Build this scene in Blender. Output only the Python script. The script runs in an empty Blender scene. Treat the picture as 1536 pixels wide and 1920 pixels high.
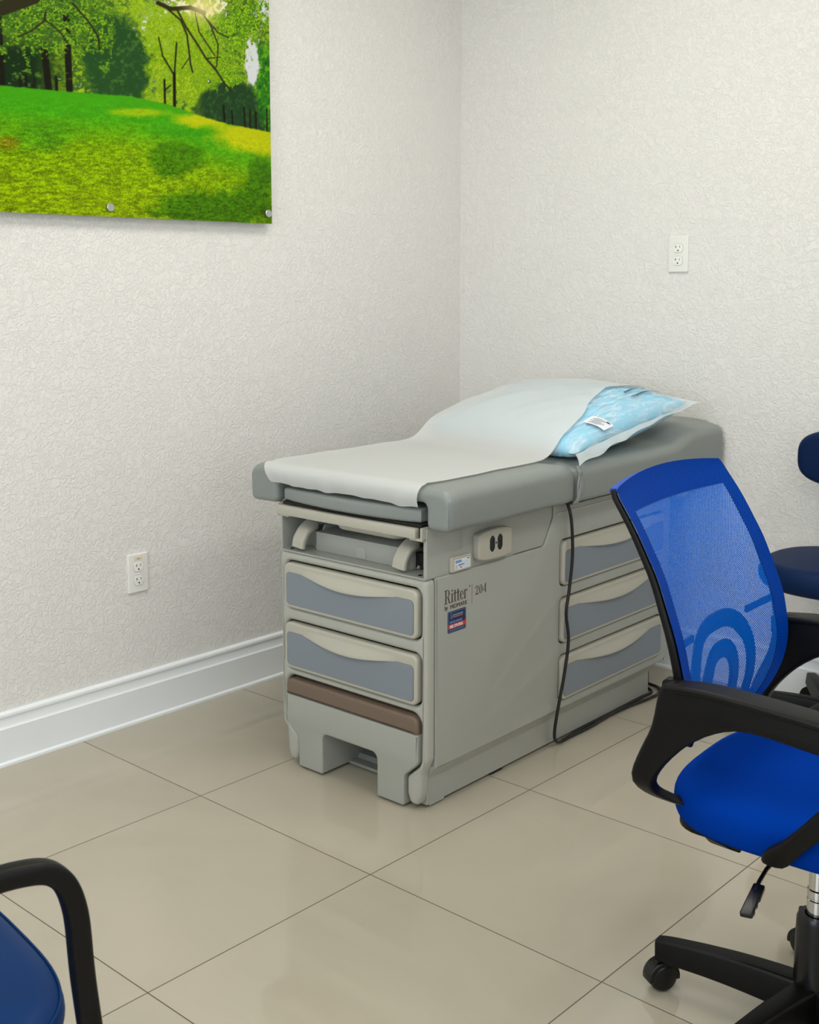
import bpy, bmesh, math, random
import numpy as np
from mathutils import Vector, Matrix
random.seed(7)
S = bpy.context.scene
COL = S.collection
PI = math.pi

# ------------------------------------------------------------------ camera
F_PX, YAW, PIT, ROL = 2220.144, 0.750341185, 0.123514415, -0.002998937
CAM = Vector((2.87500404, -3.52748711, 1.30856473))
cd = bpy.data.cameras.new('camera')
cam = bpy.data.objects.new('camera', cd); COL.objects.link(cam)
cd.sensor_fit = 'AUTO'; cd.sensor_width = 36.0
cd.lens = F_PX / 1920 * 36.0
cd.shift_x = 53.14 / 1920; cd.shift_y = -156.7 / 1920
cy, sy, cp, sp = math.cos(YAW), math.sin(YAW), math.cos(PIT), math.sin(PIT)
fwd = Vector((-sy * cp, cy * cp, -sp)); rgt = Vector((cy, sy, 0)); up = rgt.cross(fwd)
cr, sr = math.cos(ROL), math.sin(ROL)
r2 = cr * rgt + sr * up; u2 = -sr * rgt + cr * up
M = Matrix((r2, u2, -fwd)).transposed().to_4x4(); M.translation = CAM
cam.matrix_world = M
cd.dof.use_dof = True; cd.dof.focus_distance = 2.55; cd.dof.aperture_fstop = 13.0
S.camera = cam
S.view_settings.view_transform = 'Standard'; S.view_settings.look = 'None'
S.view_settings.gamma = 1; S.view_settings.exposure = -0.17
S.view_settings.use_curve_mapping = False

# ------------------------------------------------------------------ world and lights
w = bpy.data.worlds.new('world'); S.world = w; w.use_nodes = True
w.node_tree.nodes['Background'].inputs[0].default_value = (0.85, 0.93, 1, 1)
w.node_tree.nodes['Background'].inputs[1].default_value = 0.6

def area(name, loc, rot, sx, sy_, power, col):
    l = bpy.data.lights.new(name, 'AREA'); l.shape = 'RECTANGLE'; l.size = sx; l.size_y = sy_
    l.energy = power; l.color = col
    o = bpy.data.objects.new(name, l); COL.objects.link(o); o.location = loc; o.rotation_euler = rot
    return o
CEIL = 2.75
RX, FY = 4.3, -5.4          # right wall plane, front wall plane (behind the camera)
LAMPS = [(1.15, -1.35), (3.0, -1.35), (1.15, -3.7), (3.0, -3.7)]
for lx, ly in LAMPS:
    area('troffer_light', (lx, ly, CEIL - 0.03), (0, 0, 0), 0.56, 1.16, 9.0, (1.0, 0.975, 0.93))
area('window_fill_light', (2.1, FY + 0.12, 1.55), (math.radians(90), 0, 0), 1.9, 1.3, 50.0, (0.80, 0.91, 1.0))
area('window_fill_light', (RX - 0.12, -3.0, 1.45), (0, math.radians(90), 0), 1.2, 1.5, 15.0, (0.80, 0.91, 1.0))  # added fill to brighten the left wall; its right-wall window is invented

# ------------------------------------------------------------------ helpers
def lin(c):
    return tuple(((v / 255) / 12.92 if v / 255 <= 0.04045 else ((v / 255 + 0.055) / 1.055) ** 2.4) for v in c)

def mat(name, col, rough=0.5, metal=0.0, bump=None, noise=None, spec=0.5, sheen=0.0, coat=0.0, alpha=1.0, trans=0.0, sss=0.0):
    m = bpy.data.materials.new(name); m.use_nodes = True
    nt = m.node_tree; b = nt.nodes['Principled BSDF']
    c = lin(col)
    b.inputs['Base Color'].default_value = (*c, 1)
    b.inputs['Roughness'].default_value = rough; b.inputs['Metallic'].default_value = metal
    b.inputs['Specular IOR Level'].default_value = spec
    b.inputs['Sheen Weight'].default_value = sheen; b.inputs['Coat Weight'].default_value = coat
    b.inputs['Alpha'].default_value = alpha
    if noise or bump:
        tc = nt.nodes.new('ShaderNodeTexCoord')
    if noise:                       # (scale, amount) soft mottling of the colour
        n = nt.nodes.new('ShaderNodeTexNoise'); n.inputs['Scale'].default_value = noise[0]; n.inputs['Detail'].default_value = 4
        nt.links.new(tc.outputs['Object'], n.inputs['Vector'])
        mr = nt.nodes.new('ShaderNodeMapRange'); mr.inputs[3].default_value = 1 - noise[1]; mr.inputs[4].default_value = 1 + noise[1]
        nt.links.new(n.outputs['Fac'], mr.inputs[0])
        mx = nt.nodes.new('ShaderNodeVectorMath'); mx.operation = 'SCALE'; mx.inputs[0].default_value = c
        nt.links.new(mr.outputs[0], mx.inputs['Scale']); nt.links.new(mx.outputs[0], b.inputs['Base Color'])
    if bump:                        # (scale, strength, distance)
        n2 = nt.nodes.new('ShaderNodeTexNoise'); n2.inputs['Scale'].default_value = bump[0]; n2.inputs['Detail'].default_value = 3
        nt.links.new(tc.outputs['Object'], n2.inputs['Vector'])
        bp = nt.nodes.new('ShaderNodeBump'); bp.inputs['Strength'].default_value = bump[1]; bp.inputs['Distance'].default_value = bump[2]
        nt.links.new(n2.outputs['Fac'], bp.inputs['Height']); nt.links.new(bp.outputs[0], b.inputs['Normal'])
    return m

def finish(me, m, smooth=True, ang=35, recalc=True):
    bm = bmesh.new(); bm.from_mesh(me)
    bmesh.ops.remove_doubles(bm, verts=bm.verts, dist=1e-6)
    if recalc: bmesh.ops.recalc_face_normals(bm, faces=bm.faces)
    ca = math.radians(ang)
    for f in bm.faces: f.smooth = smooth; f.material_index = 0
    for e in bm.edges:
        e.smooth = not (len(e.link_faces) == 2 and e.calc_face_angle(0) > ca)
    bm.to_mesh(me); bm.free()
    me.materials.clear()
    if m: me.materials.append(m)
    return me

def obj(name, me, parent=None, loc=None, rot=None, **props):
    me.name = name
    o = bpy.data.objects.new(name, me); COL.objects.link(o)
    if parent: o.parent = parent
    if loc: o.location = loc
    if rot: o.rotation_euler = rot
    for k, v in props.items(): o[k] = v
    return o

def empty(name, loc, rz, label, category, group=None):
    o = bpy.data.objects.new(name, None); COL.objects.link(o)
    o.empty_display_size = 0.1
    o.location = loc; o.rotation_euler = (0, 0, rz); o['label'] = label; o['category'] = category
    if group: o['group'] = group
    return o

def raw(vs, fs):
    me = bpy.data.meshes.new('m'); me.from_pydata([tuple(v) for v in vs], [], fs); me.update(); return me

def joinm(parts):
    """several raw meshes -> one raw mesh"""
    bm = bmesh.new()
    for p in parts:
        bm.from_mesh(p); bpy.data.meshes.remove(p)
    me = bpy.data.meshes.new('m'); bm.to_mesh(me); bm.free(); return me

def xf(me, mtx):
    me.transform(mtx); return me

def box(x0, x1, y0, y1, z0, z1, bev=0.0, seg=3):
    bm = bmesh.new(); bmesh.ops.create_cube(bm, size=1)
    for v in bm.verts:
        v.co = Vector(((x0 + x1) / 2 + v.co.x * (x1 - x0), (y0 + y1) / 2 + v.co.y * (y1 - y0), (z0 + z1) / 2 + v.co.z * (z1 - z0)))
    if bev > 0:
        bmesh.ops.bevel(bm, geom=list(bm.edges) + list(bm.verts), offset=bev, segments=seg, profile=0.5, affect='EDGES')
    me = bpy.data.meshes.new('m'); bm.to_mesh(me); bm.free(); return me

def fillet(pts, r, n=6):
    out = []; N = len(pts)
    for i, p in enumerate(pts):
        ri = r[i] if isinstance(r, (list, tuple)) else r
        p = Vector(p[:2]); a = Vector(pts[i - 1][:2]); b = Vector(pts[(i + 1) % N][:2])
        d1 = (a - p); d2 = (b - p); l1, l2 = d1.length, d2.length
        if ri <= 0 or l1 < 1e-6 or l2 < 1e-6: out.append((p.x, p.y)); continue
        d1 /= l1; d2 /= l2
        ang = math.acos(max(-1, min(1, d1.dot(d2))))
        if ang > PI - 0.05: out.append((p.x, p.y)); continue
        t = min(ri / math.tan(ang / 2), l1 * 0.48, l2 * 0.48)
        rr = t * math.tan(ang / 2)
        c = p + (d1 + d2).normalized() * (rr / math.sin(ang / 2))
        s = p + d1 * t; e = p + d2 * t
        a0 = math.atan2(s.y - c.y, s.x - c.x); a1 = math.atan2(e.y - c.y, e.x - c.x)
        da = (a1 - a0 + PI) % (2 * PI) - PI
        for k in range(n + 1):
            q = a0 + da * k / n; out.append((c.x + rr * math.cos(q), c.y + rr * math.sin(q)))
    return out

def rrect(x0, x1, y0, y1, r, n=6):
    return fillet([(x0, y0), (x1, y0), (x1, y1), (x0, y1)], r, n)

def plate(outer, holes, t0, t1, bev, plane, bres=3):
    """polygon with holes, extruded from t0 to t1 along the plane's normal; 'XZ' normal y, 'YZ' normal x, 'XY' normal z"""
    cu = bpy.data.curves.new('c', 'CURVE'); cu.dimensions = '2D'; cu.fill_mode = 'BOTH'
    for pl_ in [outer] + list(holes):
        s = cu.splines.new('POLY'); s.points.add(len(pl_) - 1)
        for i, p in enumerate(pl_): s.points[i].co = (p[0], p[1], 0, 1)
        s.use_cyclic_u = True
    h = abs(t1 - t0) / 2
    cu.extrude = max(h - bev, 1e-5); cu.bevel_depth = bev; cu.bevel_resolution = bres; cu.offset = -bev
    o = bpy.data.objects.new('c', cu); COL.objects.link(o)
    dg = bpy.context.evaluated_depsgraph_get()
    me = bpy.data.meshes.new_from_object(o.evaluated_get(dg))
    bpy.data.objects.remove(o); bpy.data.curves.remove(cu)
    mid = (t0 + t1) / 2
    if plane == 'XZ': mt = Matrix(((1, 0, 0, 0), (0, 0, 1, mid), (0, 1, 0, 0), (0, 0, 0, 1)))
    elif plane == 'YZ': mt = Matrix(((0, 0, 1, mid), (1, 0, 0, 0), (0, 1, 0, 0), (0, 0, 0, 1)))
    else: mt = Matrix(((1, 0, 0, 0), (0, 1, 0, 0), (0, 0, 1, mid), (0, 0, 0, 1)))
    me.transform(mt); me.materials.clear()
    return me

def crom(pts, n=8, closed=False):
    P = [Vector(p) for p in pts]; out = []
    N = len(P); rng = range(N if closed else N - 1)
    for i in rng:
        p0 = P[i - 1] if (i > 0 or closed) else P[0] * 2 - P[1]
        p1 = P[i]; p2 = P[(i + 1) % N]
        p3 = P[(i + 2) % N] if (i + 2 < N or closed) else P[-1] * 2 - P[-2]
        for k in range(n):
            t = k / n
            out.append(0.5 * ((2 * p1) + (-p0 + p2) * t + (2 * p0 - 5 * p1 + 4 * p2 - p3) * t * t + (-p0 + 3 * p1 - 3 * p2 + p3) * t ** 3))
    if not closed: out.append(P[-1])
    return out

def sweep(path, sect, upv=(0, 0, 1), closed=False, cap=True, scale=None):
    """sect: list of (a,b) offsets: a sideways, b along 'up'"""
    P = [Vector(p) for p in path]; n = len(P); m = len(sect); vs = []; U = Vector(upv)
    for i, p in enumerate(P):
        a = P[i - 1] if (i > 0 or closed) else p
        b = P[(i + 1) % n] if (i < n - 1 or closed) else p
        t = (b - a).normalized()
        side = t.cross(U)
        if side.length < 1e-4: side = Vector((1, 0, 0))
        side.normalize(); u = side.cross(t).normalized()
        s = scale(i / (n - 1)) if scale else (1, 1)
        for q in sect: vs.append(p + side * q[0] * s[0] + u * q[1] * s[1])
    fs = []
    for i in range(n if closed else n - 1):
        for j in range(m):
            a = i * m + j; b = i * m + (j + 1) % m; c = ((i + 1) % n) * m + (j + 1) % m; d = ((i + 1) % n) * m + j
            fs.append((a, b, c, d))
    if cap and not closed:
        fs.append(tuple(range(m))[::-1]); fs.append(tuple((n - 1) * m + j for j in range(m)))
    return raw(vs, fs)

def circ(r, n=16, ry=None):
    return [(r * math.cos(2 * PI * k / n), (ry or r) * math.sin(2 * PI * k / n)) for k in range(n)]

def srect(wd, ht, r, n=4):
    return rrect(-wd / 2, wd / 2, -ht / 2, ht / 2, r, n)

def tube(path, r, n=12, **k):
    return sweep(path, circ(r, n), **k)

def lathe(prof, n=32, axis='Z', loc=(0, 0, 0)):
    vs = []; fs = []; m = len(prof)
    for k in range(n):
        a = 2 * PI * k / n
        for r, h in prof: vs.append((r * math.cos(a), r * math.sin(a), h))
    for k in range(n):
        for j in range(m - 1):
            fs.append((k * m + j, ((k + 1) % n) * m + j, ((k + 1) % n) * m + j + 1, k * m + j + 1))
    me = raw(vs, fs)
    if axis == 'X': me.transform(Matrix.Rotation(PI / 2, 4, 'Y'))
    if axis == 'Y': me.transform(Matrix.Rotation(-PI / 2, 4, 'X'))
    me.transform(Matrix.Translation(loc)); return me

def grid(fn, nu, nv, closed_u=False):
    vs = [fn(i / (nu - 1), j / (nv - 1)) for j in range(nv) for i in range(nu)]
    fs = [(j * nu + i, j * nu + i + 1, (j + 1) * nu + i + 1, (j + 1) * nu + i) for j in range(nv - 1) for i in range(nu - 1)]
    return raw(vs, fs)

def solid(me, t):
    """give a sheet real thickness t"""
    bm = bmesh.new(); bm.from_mesh(me)
    bmesh.ops.recalc_face_normals(bm, faces=bm.faces)
    bmesh.ops.solidify(bm, geom=list(bm.faces), thickness=t)
    bm.to_mesh(me); bm.free(); return me

def text(body, size, xs=1.0, ext=0.0004):
    cu = bpy.data.curves.new('t', 'FONT'); cu.body = body; cu.size = size; cu.extrude = ext
    o = bpy.data.objects.new('t', cu); COL.objects.link(o)
    dg = bpy.context.evaluated_depsgraph_get()
    me = bpy.data.meshes.new_from_object(o.evaluated_get(dg))
    bpy.data.objects.remove(o); bpy.data.curves.remove(cu)
    me.transform(Matrix.Diagonal((xs, 1, 1, 1))); me.materials.clear()
    return me

# ------------------------------------------------------------------ materials
def wall_material():
    m = bpy.data.materials.new('textured_wall_paint'); m.use_nodes = True; nt = m.node_tree; b = nt.nodes['Principled BSDF']
    b.inputs['Base Color'].default_value = (*lin((231, 229, 225)), 1); b.inputs['Roughness'].default_value = 0.62
    b.inputs['Specular IOR Level'].default_value = 0.35
    tc = nt.nodes.new('ShaderNodeTexCoord')
    n1 = nt.nodes.new('ShaderNodeTexNoise'); n1.inputs['Scale'].default_value = 58; n1.inputs['Detail'].default_value = 5; n1.inputs['Roughness'].default_value = 0.6
    n1.inputs['Distortion'].default_value = 1.3
    n2 = nt.nodes.new('ShaderNodeTexNoise'); n2.inputs['Scale'].default_value = 130; n2.inputs['Detail'].default_value = 2
    cr_ = nt.nodes.new('ShaderNodeValToRGB'); cr_.color_ramp.elements[0].position = 0.44; cr_.color_ramp.elements[1].position = 0.56
    for n in (n1, n2): nt.links.new(tc.outputs['Object'], n.inputs['Vector'])
    nt.links.new(n1.outputs['Fac'], cr_.inputs[0])
    ad = nt.nodes.new('ShaderNodeMath'); ad.operation = 'MULTIPLY_ADD'; ad.inputs[1].default_value = 0.5
    nt.links.new(n2.outputs['Fac'], ad.inputs[0]); nt.links.new(cr_.outputs[0], ad.inputs[2])
    bp = nt.nodes.new('ShaderNodeBump'); bp.inputs['Strength'].default_value = 0.55; bp.inputs['Distance'].default_value = 0.0022
    nt.links.new(ad.outputs[0], bp.inputs['Height']); nt.links.new(bp.outputs[0], b.inputs['Normal'])
    return m

def floor_material():
    m = bpy.data.materials.new('polished_beige_tile'); m.use_nodes = True; nt = m.node_tree; b = nt.nodes['Principled BSDF']
    tc = nt.nodes.new('ShaderNodeTexCoord'); sep = nt.nodes.new('ShaderNodeSeparateXYZ'); nt.links.new(tc.outputs['Object'], sep.inputs[0])
    def mth(op, a, b_=None, c=None):
        n = nt.nodes.new('ShaderNodeMath'); n.operation = op
        for i, v in enumerate((a, b_, c)):
            if v is None: continue
            if isinstance(v, (int, float)): n.inputs[i].default_value = v
            else: nt.links.new(v, n.inputs[i])
        return n.outputs[0]
    T = 0.6
    def dist(s, off):
        f = mth('FRACT', mth('DIVIDE', mth('SUBTRACT', s, off), T))
        return mth('MULTIPLY', mth('MINIMUM', f, mth('SUBTRACT', 1.0, f)), T)
    d = mth('MINIMUM', dist(sep.outputs[0], 0.5568), dist(sep.outputs[1], -2.3245))
    g = nt.nodes.new('ShaderNodeMapRange'); g.inputs[1].default_value = 0.0007; g.inputs[2].default_value = 0.0017
    nt.links.new(d, g.inputs[0])
    cell = nt.nodes.new('ShaderNodeTexWhiteNoise'); cell.noise_dimensions = '2D'
    cmb = nt.nodes.new('ShaderNodeCombineXYZ')
    nt.links.new(mth('FLOOR', mth('DIVIDE', mth('SUBTRACT', sep.outputs[0], 0.5568), T)), cmb.inputs[0])
    nt.links.new(mth('FLOOR', mth('DIVIDE', mth('SUBTRACT', sep.outputs[1], -2.3245), T)), cmb.inputs[1])
    nt.links.new(cmb.outputs[0], cell.inputs['Vector'])
    n1 = nt.nodes.new('ShaderNodeTexNoise'); n1.inputs['Scale'].default_value = 2.2; n1.inputs['Detail'].default_value = 5; n1.inputs['Distortion'].default_value = 0.8
    add = nt.nodes.new('ShaderNodeVectorMath'); add.operation = 'MULTIPLY_ADD'; add.inputs[1].default_value = (9, 9, 9)
    nt.links.new(cell.outputs['Color'], add.inputs[0]); nt.links.new(tc.outputs['Object'], add.inputs[2]); nt.links.new(add.outputs[0], n1.inputs['Vector'])
    mr = nt.nodes.new('ShaderNodeMapRange'); mr.inputs[1].default_value = 0.3; mr.inputs[2].default_value = 0.7
    nt.links.new(n1.outputs['Fac'], mr.inputs[0])
    tile = nt.nodes.new('ShaderNodeMixRGB'); tile.inputs[1].default_value = (*lin((170, 163, 146)), 1); tile.inputs[2].default_value = (*lin((179, 171, 154)), 1)
    nt.links.new(mr.outputs[0], tile.inputs[0])
    mx = nt.nodes.new('ShaderNodeMixRGB'); mx.inputs[1].default_value = (*lin((82, 70, 60)), 1)
    nt.links.new(g.outputs[0], mx.inputs[0]); nt.links.new(tile.outputs[0], mx.inputs[2]); nt.links.new(mx.outputs[0], b.inputs['Base Color'])
    rg = nt.nodes.new('ShaderNodeMapRange'); rg.inputs[3].default_value = 0.7; rg.inputs[4].default_value = 0.055
    nt.links.new(g.outputs[0], rg.inputs[0]); nt.links.new(rg.outputs[0], b.inputs['Roughness'])
    b.inputs['Specular IOR Level'].default_value = 0.5
    bp = nt.nodes.new('ShaderNodeBump'); bp.inputs['Strength'].default_value = 0.4; bp.inputs['Distance'].default_value = 0.001
    nt.links.new(g.outputs[0], bp.inputs['Height']); nt.links.new(bp.outputs[0], b.inputs['Normal'])
    return m

def mesh_fabric(name, colA, colB, holes, pitch=0.0042, thr=0.25):
    """woven net: a staggered grid of small holes; 'holes' True = really open, False = dark dots of a doubled layer"""
    m = bpy.data.materials.new(name); m.use_nodes = True; nt = m.node_tree; b = nt.nodes['Principled BSDF']
    uv = nt.nodes.new('ShaderNodeUVMap'); sep = nt.nodes.new('ShaderNodeSeparateXYZ'); nt.links.new(uv.outputs[0], sep.inputs[0])
    def mth(op, a, b_=None):
        n = nt.nodes.new('ShaderNodeMath'); n.operation = op
        for i, v in enumerate((a, b_)):
            if v is None: continue
            if isinstance(v, (int, float)): n.inputs[i].default_value = v
            else: nt.links.new(v, n.inputs[i])
        return n.outputs[0]
    k = PI / pitch
    sx = mth('SINE', mth('MULTIPLY', mth('ADD', sep.outputs[0], sep.outputs[1]), k))
    sy_ = mth('SINE', mth('MULTIPLY', mth('SUBTRACT', sep.outputs[0], sep.outputs[1]), k))
    p = mth('ABSOLUTE', mth('MULTIPLY', sx, sy_))
    f = mth('GREATER_THAN', p, thr)
    b.inputs['Roughness'].default_value = 0.55; b.inputs['Specular IOR Level'].default_value = 0.03
    b.inputs['Base Color'].default_value = (*lin(colA), 1)
    if holes:
        tr = nt.nodes.new('ShaderNodeBsdfTransparent'); mix = nt.nodes.new('ShaderNodeMixShader')
        nt.links.new(f, mix.inputs[0]); nt.links.new(b.outputs[0], mix.inputs[1]); nt.links.new(tr.outputs[0], mix.inputs[2])
        nt.links.new(mix.outputs[0], nt.nodes['Material Output'].inputs[0])
    else:
        mx = nt.nodes.new('ShaderNodeMixRGB'); mx.inputs[1].default_value = (*lin(colA), 1); mx.inputs[2].default_value = (*lin(colB), 1)
        nt.links.new(f, mx.inputs[0]); nt.links.new(mx.outputs[0], b.inputs['Base Color'])
    return m

M_wall = wall_material(); M_floor = floor_material()
M_ceil = mat('ceiling_white', (235, 234, 230), 0.8)
M_base = mat('baseboard_gloss_white', (236, 240, 242), 0.32, noise=(9, 0.02))
M_body = mat('warm_grey_plastic', (162, 164, 157), 0.42, bump=(700, 0.06, 0.0006))
M_bodyf = mat('warm_grey_front', (172, 173, 164), 0.4, bump=(700, 0.06, 0.0006))
M_beige = mat('beige_plastic', (178, 175, 162), 0.38, bump=(600, 0.05, 0.0005))
M_sheet = mat('grey_painted_metal', (158, 160, 154), 0.3)
M_panel = mat('blue_grey_drawer_panel', (126, 134, 143), 0.5, bump=(900, 0.08, 0.0006))
M_vinyl = mat('grey_vinyl', (131, 137, 134), 0.45, bump=(60, 0.10, 0.004))
M_brown = mat('brown_step_tread', (112, 96, 82), 0.55, bump=(500, 0.1, 0.001))
M_dark = mat('dark_void', (18, 16, 15), 0.8)  # near-black paints the shaded table interior; also colours dark screws and boards
M_black = mat('black_plastic', (5, 4, 4), 0.46, bump=(500, 0.12, 0.0006), spec=0.22)
M_blackg = mat('black_gloss', (6, 6, 7), 0.3, spec=0.4)
M_cord = mat('black_cord', (14, 13, 12), 0.4)
M_chrome = mat('chrome', (200, 202, 205), 0.12, metal=1.0)
M_steel = mat('brushed_steel', (190, 190, 190), 0.3, metal=1.0)
M_plate = mat('outlet_white', (232, 231, 226), 0.3)
M_plate2 = mat('outlet_face_white', (238, 237, 233), 0.3)
M_slot = mat('outlet_slot', (30, 26, 20), 0.7)
M_navy = mat('navy_vinyl', (12, 34, 70), 0.5, spec=0.10, bump=(300, 0.06, 0.001))
M_navy2 = mat('guest_blue_vinyl', (2, 44, 94), 0.45, spec=0.12, bump=(200, 0.05, 0.001))
M_ink = mat('brown_ink', (84, 70, 60), 0.6)
M_rule = mat('plum_ink', (140, 70, 90), 0.6)
M_tape = mat('cream_label_tape', (226, 214, 190), 0.5)
M_stick = mat('navy_sticker', (20, 32, 66), 0.4)
M_stickr = mat('red_sticker', (200, 40, 40), 0.4)
M_stickw = mat('white_sticker', (225, 230, 238), 0.4)
M_stickb = mat('light_blue_ink', (110, 150, 200), 0.5)
M_stickln = mat('pale_pink_ink', (220, 120, 125), 0.5)

# ------------------------------------------------------------------ room shell
def struct(name, me, m, **k):
    finish(me, m); o = obj(name, me, **k); o['kind'] = 'structure'; return o
struct('floor', box(-0.2, RX + 0.2, FY - 0.2, 0.2, -0.12, 0.0), M_floor)
struct('ceiling', box(-0.2, RX + 0.2, FY - 0.2, 0.2, CEIL, CEIL + 0.1), M_ceil)
struct('wall_left', box(-0.15, 0, FY - 0.2, 0.15, 0, CEIL), M_wall)
struct('wall_back', box(0, RX, 0, 0.15, 0, CEIL), M_wall)
struct('wall_right', joinm([box(RX, RX + 0.15, FY - 0.2, -3.75, 0, CEIL), box(RX, RX + 0.15, -2.25, 0.15, 0, CEIL),
                            box(RX, RX + 0.15, -3.75, -2.25, 0, 0.85), box(RX, RX + 0.15, -3.75, -2.25, 2.05, CEIL)]), M_wall)
struct('added_fill_window', joinm([box(RX + 0.02, RX + 0.1, -3.75, -2.25, 0.85, 0.9), box(RX + 0.02, RX + 0.1, -3.75, -2.25, 2.0, 2.05), box(RX + 0.02, RX + 0.1, -3.75, -3.7, 0.9, 2.0),
                          box(RX + 0.02, RX + 0.1, -2.3, -2.25, 0.9, 2.0), box(RX + 0.02, RX + 0.1, -3.02, -2.98, 0.9, 2.0)]), M_base)  # unseen invented window, added to go with the left-wall fill light
struct('wall_front', joinm([box(0, 1.1, FY - 0.15, FY, 0, CEIL), box(3.1, RX, FY - 0.15, FY, 0, CEIL),
                            box(1.1, 3.1, FY - 0.15, FY, 0, 0.85), box(1.1, 3.1, FY - 0.15, FY, 2.25, CEIL)]), M_wall)
wfm = joinm([box(1.1, 3.1, FY - 0.1, FY - 0.02, 0.85, 0.9), box(1.1, 3.1, FY - 0.1, FY - 0.02, 2.2, 2.25),
             box(1.1, 1.15, FY - 0.1, FY - 0.02, 0.9, 2.2), box(3.05, 3.1, FY - 0.1, FY - 0.02, 0.9, 2.2), box(2.08, 2.12, FY - 0.1, FY - 0.02, 0.9, 2.2)])
struct('window_1', wfm, M_base)

bbp = [(0.0, 0.0), (0.021, 0.0), (0.021, 0.007), (0.0165, 0.011), (0.015, 0.012), (0.015, 0.100), (0.0155, 0.103), (0.012, 0.106), (0.0105, 0.110),
       (0.0098, 0.124), (0.0105, 0.131), (0.0125, 0.133), (0.0135, 0.137), (0.012, 0.143), (0.007, 0.147), (0.0, 0.148)]
def baseboard(name, a, b, nrm):
    A, B, N = Vector(a), Vector(b), Vector(nrm); vs = []; n = len(bbp)
    for P in (A, B):
        for d, z in bbp: vs.append(P + N * d + Vector((0, 0, z)))
    fs = [(i, i + 1, n + i + 1, n + i) for i in range(n - 1)] + [tuple(range(n)), tuple(range(n, 2 * n))]
    struct(name, raw(vs, fs), M_base)
baseboard('baseboard_left', (0, FY, 0), (0, 0, 0), (1, 0, 0))
baseboard('baseboard_back', (0.0, 0, 0), (RX, 0, 0), (0, -1, 0))
baseboard('baseboard_right', (RX, FY, 0), (RX, 0, 0), (-1, 0, 0))

# ceiling lamps (above the frame)
def emit_mat():
    m = bpy.data.materials.new('lit_diffuser'); m.use_nodes = True; nt = m.node_tree
    e = nt.nodes.new('ShaderNodeEmission'); e.inputs[0].default_value = (1, 0.95, 0.86, 1); e.inputs[1].default_value = 6
    nt.links.new(e.outputs[0], nt.nodes['Material Output'].inputs[0]); return m
M_emit = emit_mat()
for i, (lx, ly) in enumerate(LAMPS):
    t = empty('ceiling_light', (lx, ly, CEIL), 0, 'rectangular lit troffer in the ceiling, above the room', 'ceiling light', 'ceiling troffers')
    obj('frame', finish(plate(rrect(-0.31, 0.31, -0.61, 0.61, 0.01), [rrect(-0.285, 0.285, -0.585, 0.585, 0.005)], -0.02, 0, 0.002, 'XY'), M_base), t)
    obj('diffuser', finish(box(-0.285, 0.285, -0.585, 0.585, -0.012, -0.004), M_emit), t)

# ------------------------------------------------------------------ wall outlets
def outlet(loc, rz, label, tape=False):
    t = empty('wall_outlet', loc, rz, label, 'outlet')
    # local: x along wall, z up, -y towards the room
    me = plate(rrect(-0.0355, 0.0355, -0.0585, 0.0585, 0.003), [], -0.0065, 0.002, 0.003, 'XZ')
    obj('cover_plate', finish(me, M_plate), t)
    for s in (1, -1):
        zc = s * 0.0205 - 0.001
        o = fillet([(-0.012, -0.0145), (0.012, -0.0145), (0.0165, -0.006), (0.0165, 0.006), (0.012, 0.0145), (-0.012, 0.0145), (-0.0165, 0.006), (-0.0165, -0.006)], 0.005)
        o = [(a, b + zc) for a, b in o]
        rc = obj('receptacle', finish(plate(o, [], -0.0085, -0.004, 0.0006, 'XZ'), M_plate2), t)
        oo = [(a * 1.045, (b - zc) * 1.05 + zc) for a, b in o]
        obj('receptacle_gap_shade', finish(plate(oo, [], -0.0069, -0.005, 0.0001, 'XZ'), mat('outlet_shadow_gap', (150, 152, 148), 0.6)), rc)  # grey outline paints the shade in the gap round the receptacle
        sl = joinm([box(-0.0078, -0.0062, -0.0088, -0.008, zc + 0.000, zc + 0.009), box(-0.0110, -0.0070, -0.0088, -0.008, zc + 0.0038, zc + 0.0056),
                    box(0.0056, 0.0074, -0.0088, -0.008, zc + 0.001, zc + 0.008), lathe([(0, -0.0004), (0.0026, -0.0004), (0.0026, 0.0004), (0, 0.0004)], 16, 'Y', (0, -0.0084, zc - 0.0075))])
        obj('slot', finish(sl, M_slot), rc)
    obj('screw', finish(lathe([(0, -0.0018), (0.0022, -0.0018), (0.003, 0.0)], 16, 'Y', (0, -0.0066, -0.001)), M_plate2), t)
    if tape:
        tp = obj('label_tape', finish(box(-0.016, 0.015, -0.0072, -0.006, 0.0385, 0.0495), M_tape), t, label='cream label tape')
        mk = joinm([box(-0.0045, -0.001, -0.0075, -0.0071, 0.0425, 0.0443), box(0.0004, 0.0012, -0.0075, -0.0071, 0.0425, 0.0446), box(0.0022, 0.0048, -0.0075, -0.0071, 0.0425, 0.0446)])
        obj('ink_mark', finish(mk, M_slot), tp)
outlet((0, -1.508, 0.4525), PI / 2, 'white duplex wall outlet low on the left wall, cream tape above its sockets', True)
outlet((0.921, 0, 1.394), 0, 'white duplex wall outlet high on the back wall, right of the corner')

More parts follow.
